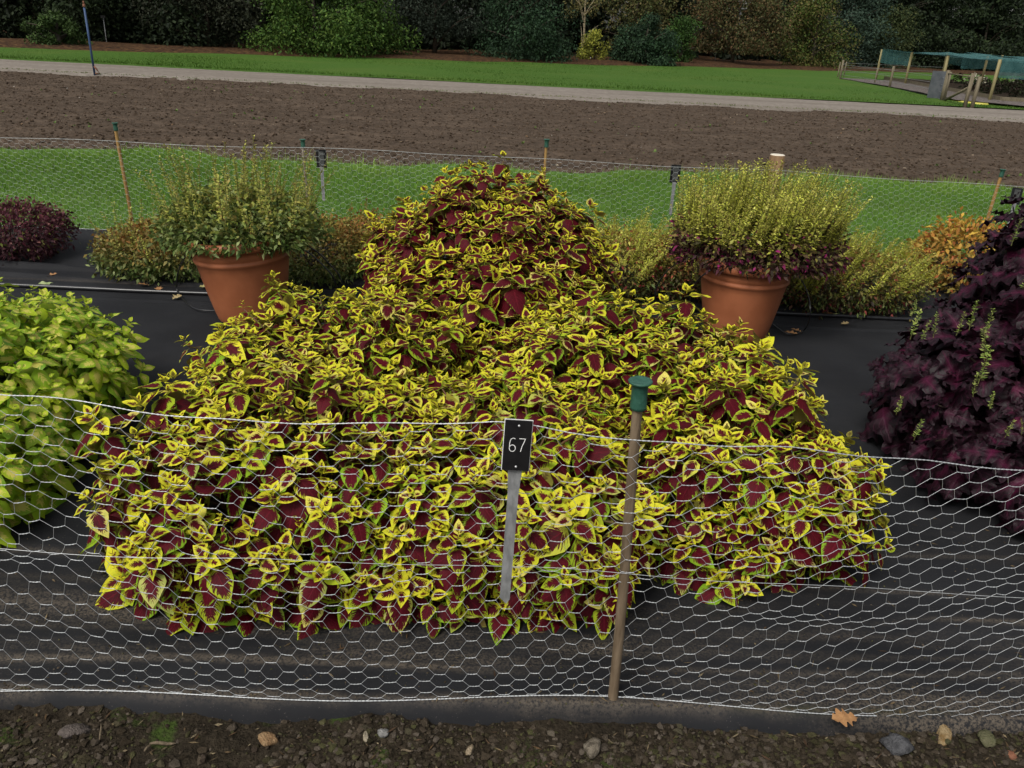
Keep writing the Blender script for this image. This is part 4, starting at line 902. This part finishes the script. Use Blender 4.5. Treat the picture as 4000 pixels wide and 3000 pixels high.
fine_bush('coleus_plant', 'rusty fine-leaved bush tucked behind the green plant pot and drip tubes', Dome((-1.16, 5.35), .34, .32, .37, .16, 2.2, .14, 23), GRN, RUST, 8000, .032, 8, OL, .2, .4, .4, obj_spikes=8)
fine_bush('coleus_plant', 'small reddish bush half hidden by the tall domed coleus', Dome((-.80, 5.55), .26, .28, .38, .16, 2.2, .14, 24), RUST, RUST, 5000, .030, 8, RUST, .2, .4, .4, obj_spikes=8)
fine_bush('coleus_plant', 'yellow-spiked bush with red flecks beside the tall domed coleus', Dome((.85, 5.30), .40, .36, .38, .17, 2.2, .14, 25), GRN+MAR, RUST+YLW, 9000, .032, 130, YLW, .26, .6, .25, skew=(.35, 0), accent=[(.25, .03, .03), (.30, .06, .05)])
fine_bush('coleus_plant', 'orange-tipped bush peeping out beside the magenta plant pot', Dome((1.28, 5.30), .27, .32, .38, .17, 2.2, .14, 26), MAR+GRN, RUST+[(.40, .15, .06)], 6500, .032, 46, YLW, .26, .5, .3, accent=[(.36, .09, .05)])
fine_bush('coleus_plant', 'magenta-centred coleus crowned with dense yellow spikes in the pot', Dome((1.50, 4.54), .47, .36, .74, .52, 2.2, .12, 27, low=.37), MAR, MAR+OL, 12000, .036, 520, YLW+[(.30, .28, .06)], .34, .45, .42, base_z=.41, skew=(.12, 0), accent=[(.28, .015, .12), (.20, .02, .08)], clump=.022, obj_spikes=80, zcut=.45)
fine_bush('coleus_plant', 'spreading yellow-spiked bush leaning away from the magenta plant pot', Dome((2.30, 5.22), .52, .38, .36, .17, 2.2, .12, 28), GRN+MAR, RUST+OL, 11000, .032, 260, YLW, .34, .5, .15, skew=(.45, .05), accent=[(.24, .05, .04)], obj_spikes=60)
fine_bush('coleus_plant', 'orange-yellow leafy bush by the back netting behind the purple coleus', Dome((3.50, 5.75), .44, .38, .46, .2, 2.2, .14, 29), [(.28, .22, .05), (.20, .20, .05), (.30, .16, .04)], [(.44, .24, .035), (.50, .33, .05), (.36, .15, .03)], 5200, .048, 0, accent=[(.40, .12, .04)], clump=.035)
fine_bush('coleus_plant', 'compact dark maroon ruffled bush by the back netting', Dome((-3.28, 5.55), .36, .36, .34, .17, 2.6, .10, 30), [(.035, .010, .014), (.05, .014, .02)], [(.11, .025, .04), (.075, .018, .03), (.15, .05, .05)], 7000, .034, 0, accent=[(.13, .15, .03), (.18, .08, .07)], clump=.022)

# ------------------------------------------------------------------ far things: blue pole, label posts, shelter
bp = tag(empty('blue_pole', g(370, 290)), 'tall thin blue standpipe pole at the edge of the gravel track', 'pole')
MB().tube([(0, 0, -.1), (-.01, 0, .8), (-.02, 0, 1.56)], .026, 10).build('pole', M['blue'], bp)
MB().tube([(-.02, 0, 1.55), (-.02, 0, 1.62)], [.036, .030], 10).tube([(-.02, 0, 1.62), (-.02, 0, 1.69)], .020, 8).build('top_fitting', M['rust'], bp)
MB().tube([(.0, 0, .20), (.07, 0, .12), (.13, 0, .02), (.02, 0, .02)], .022, 6).build('base_bracket', M['rust'], bp)
def label_post(px, py, h, label, cat='sign', m='zinc', w=.10):
    p = g(px, py); root = tag(empty('plant_label', p), label, cat)
    MB().tube([(0, 0, -.1), (0, 0, h)], .018, 6).build('post', M[m], root); MB().box((0, -.02, h), (w*1.8, .02, w)).build('plate', M['plate' if m == 'zinc' else 'white'], root, False); return root
label_post(2306, 246, .45, 'short white plant label at the lawn edge near the yellow shrub', m='white')
label_post(2790, 255, 1.55, 'tall thin label post at the dark hollow among shrubs')
label_post(420, 190, 1.2, 'thin grey label post near the low rounded laurel')
label_post(235, 165, 1.1, 'thin label post half hidden in the low laurel bush')

def post_obj(root, x, y, h, r, m, lean=0):
    return MB().tube([(x, y, -.1), (x+lean*.5, y, h*.5), (x+lean, y, h)], r, 8).build('post', M[m], root)
sh = tag(empty('shade_shelter', (0, 0, 0)), 'timber shade shelter roofed with sagging teal netting', 'shelter')
q = N('teal_netting', .8, .1)
wv = q.noise(3, 4); q.color(q.mix(q.ss(wv, .35, .65), (.040, .115, .115), (.070, .170, .165)))
tb = q.n.new('ShaderNodeBsdfTransparent'); mx = q.n.new('ShaderNodeMixShader'); mx.inputs[0].default_value = .33; q.l.new(q.b.outputs[0], mx.inputs[1]); q.l.new(tb.outputs[0], mx.inputs[2]); q.l.new(mx.outputs[0], q.out.inputs['Surface']); M['net'] = q.m
def net_sheet(name, A, B, C, Dd, nx=26, ny=14, sag=.10, seed=0, th=.0):
    U, V_ = np.meshgrid(np.linspace(0, 1, nx), np.linspace(0, 1, ny)); A, B, C, Dd = map(np.asarray, (A, B, C, Dd))
    P = (A*(1-U[..., None])+B*U[..., None])*(1-V_[..., None])+(Dd*(1-U[..., None])+C*U[..., None])*V_[..., None]
    P[..., 2] += -sag*np.abs(np.sin(U*math.pi*3))*.6-sag*np.sin(V_*math.pi)+.05*fbm(U*6+seed, V_*6, 3)
    i = np.arange(ny-1)[:, None]*nx; j = np.arange(nx-1)[None, :]
    return link(name, mesh_np(name, P.reshape(-1, 3), [np.stack([i+j, i+j+1, i+nx+j+1, i+nx+j], -1).reshape(-1, 4)]), M['net'], sh)
P1, P2, P4 = (18.95, 43.5), (18.40, 39.1), (16.70, 29.1)
zt = 1.46
net_sheet('shade_net', (P1[0], P1[1], 1.50), (P4[0], P4[1], 1.40), (20.6, 30.2, 1.44), (22.6, 44.0, 1.52), sag=.08)
net_sheet('shade_net', (23.5, 44.2, 1.53), (20.7, 30.2, 1.44), (27.5, 30.5, 1.46), (30, 45, 1.55), sag=.08, seed=4)
net_sheet('shade_net', (27.6, 30.8, 1.47), (34, 30.8, 1.47), (38, 46, 1.56), (30.5, 46, 1.56), sag=.06, seed=8)
def valance(a, b, z0, drop, seed): return net_sheet('side_net', (*a, z0), (*b, z0-.03), (*b, z0-drop), (*a, z0-drop), 22, 6, .02, seed)
valance(P1, P2, 1.49, .62, 1); valance((16.72, 29.0), (22.0, 30.1), 1.39, .55, 2); valance((23.5, 44.3), (26.8, 44.6), 1.5, .7, 3); valance((22.7, 44.1), (21.9, 39.2), 1.5, .55, 5)
for (x, y, h) in [(18.95, 43.5, 1.48), (18.40, 39.1, 1.44), (17.55, 34.2, 1.40), (16.70, 29.1, 1.40), (18.2, 29.4, 1.40), (22.5, 44, 1.48), (21.9, 39.2, 1.44), (21.2, 34.3, 1.42), (20.6, 30.2, 1.42), (24.4, 39.5, 1.46), (25.6, 44.5, 1.5), (23.9, 34.6, 1.44), (23.6, 30.4, 1.42), (27.5, 40, 1.46), (27.0, 35, 1.45), (26.9, 30.7, 1.44)]:
    post_obj(sh, x, y, h, .055, 'timber')
gf = tag(empty('garden_fence', (0, 0, 0)), 'low post and wire fence round the shade shelter garden', 'fence')
fp = [(16.15, 41.0, .95), (17.0, 43.5, .8), (17.9, 45.0, .8), (16.05, 35.4, .9), (15.55, 30.8, .85), (16.75, 38.5, .75)]
for x, y, h in fp: post_obj(gf, x, y, h, .05 if h > .82 else .03, 'timber_grey')
mb = MB()
for z in (.08, .3, .52, .74):
    for a, b in (((16.15, 41), (16.05, 35.4)), ((16.05, 35.4), (15.55, 30.8)), ((15.55, 30.8), (14.75, 28.5)), ((16.15, 41), (17.9, 45)), ((17.9, 45), (24, 47))): mb.tube([(a[0], a[1], z), (b[0], b[1], z)], .006, 4, False)
mb.build('fence_wire', M['zinc'], gf)
gt = tag(empty('garden_gate', (14.7, 28.4, 0)), 'open timber garden gate with a grey metal sheet panel', 'gate')
for dx, dy, h in ((0, 0, 1.0), (.25, .35, .95)): MB().tube([(dx, dy, -.1), (dx, dy, h)], .06, 8).build('gate_post', M['timber_grey'], gt)
for dx, dy, h in ((-.38, -2.2, 1.0), (-.18, -2.25, .92)): MB().tube([(dx, dy, -.1), (dx+.02, dy, h)], .06, 8).build('gate_post', M['timber_grey'], gt)
MB().box((.22, 1.0, .48), (.46, .03, .92)).build('metal_sheet', M['sheet'], gt, False)
MB().tube([(.02, -.05, .05), (-.2, -1.1, .30), (-.36, -2.1, .58)], .045, 6).build('brace', M['timber_grey'], gt)
MB().tube([(.0, 0, .9), (-.36, -2.2, .9)], .02, 6).build('rail', M['timber_grey'], gt)
hb = g(3785, 408); tt = np.linspace(0, 4*math.pi, 60)
tag(MB().tube(np.stack([hb[0]+.42*np.cos(tt)*(1-.02*tt), hb[1]+.9*np.sin(tt), .05+.012*tt/3], -1), .022, 6).build('garden_hose', M['yellow_hose']), 'coiled yellow garden hose on gravel by the gate', 'hose')
def mat_gravel():
    q = N('pale_gravel', .9, .15); v = q.vor(14, out='Color'); sp_ = q.sep(v); c = q.mix(sp_[0], (.065, .052, .046), (.19, .165, .15)); q.color(c); q.bump(q.vor(14), .6, .03); return q.m
M['gravel'] = mat_gravel()
grid('gravel_bed', 15.0, 34, 0, 1, 60, 30, lambda X, T: ((lambda Y, xl: (xl+(X-15)/19*(34-xl), Y, .13+.02*fbm(X*3, T*30, 2)))(26.6+T*15.2, interp([(26.6, 16.4), (28.0, 15.0), (31, 15.5), (35.4, 16.05), (41, 16.2), (43, 16.6)], 26.6+T*15.2))), M['gravel'])
grid('planting_earth', 17.1, 34, 0, 1, 60, 30, lambda X, T: (X+2.4*T, 29.0+T*15, np.full_like(X, .17)+.05*fbm(X*2, T*20, 3)), M['field'])
ed = tag(empty('timber_edging', (0, 0, 0)), 'timber boards edging the sheltered planting beds', 'edging')
for a, b in (((17.0, 28.9), (22, 28.9)), ((22.05, 28.9), (27, 28.9)), ((17.0, 28.95), (18.2, 36)), ((18.22, 36.1), (19.5, 43.8))):
    a, b = np.array([*a, .14]), np.array([*b, .14]); d = b-a; L = np.linalg.norm(d); an = math.atan2(d[1], d[0]); MB().box((a+b)/2, (L, .05, .22), np.array([[math.cos(an), -math.sin(an), 0], [math.sin(an), math.cos(an), 0], [0, 0, 1]])).build('board', M['timber_grey'], ed, False)
n = 46
for k in range(n):
    x = rng.uniform(18.2, 27.5); y = rng.uniform(29.8, 43); r = rng.uniform(.25, .5); hgt = rng.uniform(.25, .5)
    pale = k % 11 == 0; pal = [(.30, .28, .20), (.40, .38, .30)] if pale else [(.022, .030, .016), (.040, .048, .022), (.045, .030, .022)]
    d = Dome((x+(y-29)*.16, y), r, r*1.2, .15+hgt, .22, 2.0, .2, 200+k, low=.1); Pp, Nn = d.points(170, -.6); dd = rng.random((170, 1))**2*.5; Pp = d.c+(Pp-d.c)*(1-dd)
    V, Q, c = fine_leaves(Pp, Nn, rng.uniform(.10, .2, 170), cols(170, pal, .3)); b = np.array([d.c[0], d.c[1], .15])
    root = tag(empty('low_shrub', b), 'pale silvery small plant under the teal shade netting' if pale else 'low dark leafy plant under the teal shade netting', 'shrub', 'pale plants under the shelter' if pale else 'dark plants under the shelter')
    link('foliage', mesh_np('foliage', V-b, [Q], True, {'Col': ('FLOAT_COLOR', c)}), M['tree'], root)['kind'] = 'stuff'

# ------------------------------------------------------------------ shrubs and trees behind the lawn
def tree(label, px, back, width, height, pal, nleaf, lsize, base_h=.0, name='shrub', cat='shrub', depth=None, droop=0.0, clumps=26, trunk=.10, seed=0, lowcut=0.0, bark='wood_stem', x_y=None):
    if x_y is None:
        a, b = 0.0, 60.0                # find the point of the lawn's edge under that column of the photograph
        best = None
        for yy in np.arange(150, 300, 1.0):
            p = g(px, yy)
            if p[1] < 0: continue
            e = abs(p[1]-bnd(p[0]))
            if best is None or e < best[0]: best = (e, p)
        p = best[1]; ux = np.array([-.527, .85]); x, y = p[0]+ux[0]*back*.4, p[1]+ux[1]*back
    else: x, y = x_y
    r2 = np.random.default_rng(seed*5000+abs(int(px))); root = tag(empty(name, (x, y, .1)), label, cat)
    dep = depth or width*.8; C, N_ = [], []
    nk = nleaf//clumps
    P_, N2 = [], []; cc = []
    for k in range(clumps):
        th = r2.random()*6.283; rr = math.sqrt(r2.random())*.82; zz = base_h+(height-base_h)*(.03+.93*r2.random()**1.5); env = math.sin(math.pi*min(max((zz-base_h)/(height-base_h)*.68+.32, 0), 1))**.6
        c = np.array([math.cos(th)*rr*width/2*env, math.sin(th)*rr*dep/2*env, zz]); cr = (.15+.13*r2.random())*min(width, height, 5.0)
        d = unit(r2.normal(size=(nk, 3)));  q = r2.random((nk, 1))**.35
        p = c+d*q*cr*np.array([1, 1, .75]); p = p-np.array([0, 0, 1])*droop*q*cr*r2.random((nk, 1))
        P_.append(p); N2.append(d); cc.append(np.full(nk, r2.uniform(.65, 1.25)))
    P_ = np.concatenate(P_); N2 = np.concatenate(N2); cc = np.concatenate(cc); k = P_[:, 2] > max(.03, lowcut); P_, N2, cc = P_[k], N2[k], cc[k]; n = len(P_)
    d = unit(N2*.5+r2.normal(size=(n, 3))*.7-np.array([0, 0, .25+droop])); s = unit(np.cross(d, unit(N2+r2.normal(size=(n, 3))*.5))); L = (lsize*1.25*r2.uniform(.6, 1.4, n))[:, None]
    V = np.stack([P_, P_+d*L*.5+s*L*.27, P_+d*L, P_+d*L*.5-s*L*.27], 1).reshape(-1, 3); c = np.ones((n, 4, 4)); c[:, :, :3] = (cols(n, pal, .3)*cc[:, None])[:, None, :]
    o = link('crown', mesh_np('crown', V, [np.arange(n)[:, None]*4+np.array([[0, 1, 2, 3]])], True, {'Col': ('FLOAT_COLOR', c.reshape(-1, 4))}), M['tree'], root); o['kind'] = 'stuff'
    mb = MB(); mb.tube([(0, 0, -.2), (.05, 0, height*.25), (.0, .1, height*.55), (.1, .1, height*.8)], np.array([1.2, 1, .7, .3])*trunk, 8)
    for k in range(7):
        th = r2.random()*6.28; z0 = height*r2.uniform(.05, .45); e = np.array([math.cos(th)*width*.36, math.sin(th)*dep*.36, z0+height*r2.uniform(.1, .35)]); mb.tube(smooth_path([(0, 0, z0), (e[0]*.5, e[1]*.5, z0+(e[2]-z0)*.7), e], 6), np.linspace(.5, .15, 6)*trunk, 5, False)
    mb.build('trunk', M[bark], root); return root
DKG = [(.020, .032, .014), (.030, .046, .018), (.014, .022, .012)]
MDG = [(.040, .085, .014), (.060, .115, .020), (.028, .060, .012), (.080, .125, .022)]
GRY = [(.030, .042, .028), (.042, .054, .036), (.022, .032, .022)]
YEW = [(.022, .048, .022), (.032, .064, .028), (.016, .034, .018)]
OLI = [(.065, .075, .020), (.090, .085, .028), (.045, .060, .018), (.10, .075, .03)]
AUT = [(.085, .065, .026), (.060, .070, .022), (.11, .060, .028), (.050, .062, .022)]
BLU = [(.030, .052, .036), (.042, .066, .042), (.022, .040, .028)]
tree('low rounded glossy laurel bush on the leaf litter', 160, 3.0, 2.7, 1.15, [(.040, .075, .018), (.060, .10, .026), (.028, .052, .014)], 5000, .085, seed=1, clumps=40)
tree('dark brownish conifer shrub behind the low laurel', 120, 8.5, 7, 5.5, DKG, 14000, .14, seed=2, name='conifer', cat='tree')
tree('very dark hollow evergreen behind the blue pole', 480, 7.5, 6.5, 5.5, DKG, 16000, .13, seed=3, name='evergreen_tree', cat='tree')
tree('dark twiggy evergreen beside the bright green shrub', 780, 5.5, 5.5, 5, [(.030, .034, .020), (.042, .046, .026), (.020, .026, .015)], 13000, .10, seed=4, name='evergreen_tree', cat='tree', droop=.3)
tree('large bright green leafy shrub touching the lawn', 1240, 2.6, 6.6, 4.4, MDG, 21000, .10, seed=5, clumps=60, droop=.15)
tree('bright green shrub lobe next to the grey-green overhanging shrub', 1490, 3.8, 4.0, 4.2, MDG, 10000, .10, seed=6, clumps=36)
tree('grey-green overhanging shrub with a dark hollow underneath', 1780, 6.5, 6.4, 5.0, GRY, 16000, .10, base_h=1.2, seed=7, clumps=44, droop=.5, lowcut=.9)
tree('dense dark blue-green yew-like shrub reaching the lawn', 2100, 3.2, 5.4, 4.6, YEW, 19000, .10, seed=8, clumps=54, droop=.35)
tree('small pale yellow-leaved shrub at the leaf litter edge', 2395, 3.4, 1.7, 1.5, [(.34, .33, .05), (.26, .27, .04), (.14, .17, .03)], 2400, .08, base_h=.2, seed=9, clumps=16, trunk=.03)
tree('bare pale-stemmed sapling standing among the shrubs', 2380, 5.0, 2.2, 5.5, [(.16, .13, .05), (.10, .10, .03)], 700, .10, base_h=2.0, seed=10, name='sapling', cat='tree', clumps=12, trunk=.06, bark='pale_stem')
tree('low dark juniper-like shrub with drooping sprays', 2560, 1.8, 4.0, 2.5, YEW, 15000, .10, seed=11, clumps=50, droop=.7)
tree('olive autumn-tinted tree behind the juniper-like shrub', 2640, 7.0, 5.4, 5.2, OLI, 13000, .11, seed=12, name='tree', cat='tree', clumps=40)
tree('mid-green upright shrub beside the tall label post', 2745, 3.4, 2.4, 2.5, [(.040, .090, .018), (.030, .065, .016), (.055, .11, .022)], 6000, .09, seed=13, clumps=24)
tree('spreading tree with brown and orange tinted leaves over a dark hollow', 3000, 5.0, 7.4, 5.2, AUT, 19000, .11, base_h=.9, seed=14, name='tree', cat='tree', clumps=50, droop=.45, lowcut=.7)
tree('yellow-green leafy tree edged with russet beside the shelter', 3290, 4.0, 5.2, 5.0, [(.085, .105, .020), (.11, .085, .03), (.055, .095, .020)], 14000, .11, seed=15, name='tree', cat='tree', clumps=44, droop=.2)
tree('dark bluish-green tree behind the shade shelter', 3520, 7.5, 7.5, 5.5, BLU, 19000, .13, seed=16, name='tree', cat='tree', clumps=44)
tree('olive-tinged tree rising over the teal netting', 3640, 6.0, 5.0, 4.2, [(.050, .070, .024), (.075, .085, .026), (.035, .055, .022)], 10000, .12, seed=17, name='tree', cat='tree', clumps=34)
tree('deep shadowed tree at the far end of the shelter', 3900, 9.0, 9.0, 6, DKG, 17000, .16, seed=18, name='tree', cat='tree', clumps=40)
for k, (px, b_, w_) in enumerate(((3980, 5.0, 8.0), (4120, 9.0, 10.0), (4350, 7.0, 11.0), (3760, 11.0, 9.0), (3900, 14.0, 11.0), (4080, 15.0, 12.0), (4030, 7.0, 8.0))):
    tree(['shadowed tree over the shelter end, low boughs', 'broad black-green tree shading the shelter', 'broad dark tree beyond the shelter garden', 'dense dark tree between the shelter and the wood', 'dark evergreen filling the gap above the shelter roof', 'dark evergreen filling the gap past the shelter end', 'leafy dark tree leaning over the shelter posts'][k], px, b_, w_, 7.5, DKG, 15000, .21, seed=90+k, name='tree', cat='tree', clumps=46)
# the wood behind them
for k, px in enumerate((-150, 250, 620, 1000, 1400, 1800, 2150, 2450, 2800, 3150, 3450, 3800, 4150)):
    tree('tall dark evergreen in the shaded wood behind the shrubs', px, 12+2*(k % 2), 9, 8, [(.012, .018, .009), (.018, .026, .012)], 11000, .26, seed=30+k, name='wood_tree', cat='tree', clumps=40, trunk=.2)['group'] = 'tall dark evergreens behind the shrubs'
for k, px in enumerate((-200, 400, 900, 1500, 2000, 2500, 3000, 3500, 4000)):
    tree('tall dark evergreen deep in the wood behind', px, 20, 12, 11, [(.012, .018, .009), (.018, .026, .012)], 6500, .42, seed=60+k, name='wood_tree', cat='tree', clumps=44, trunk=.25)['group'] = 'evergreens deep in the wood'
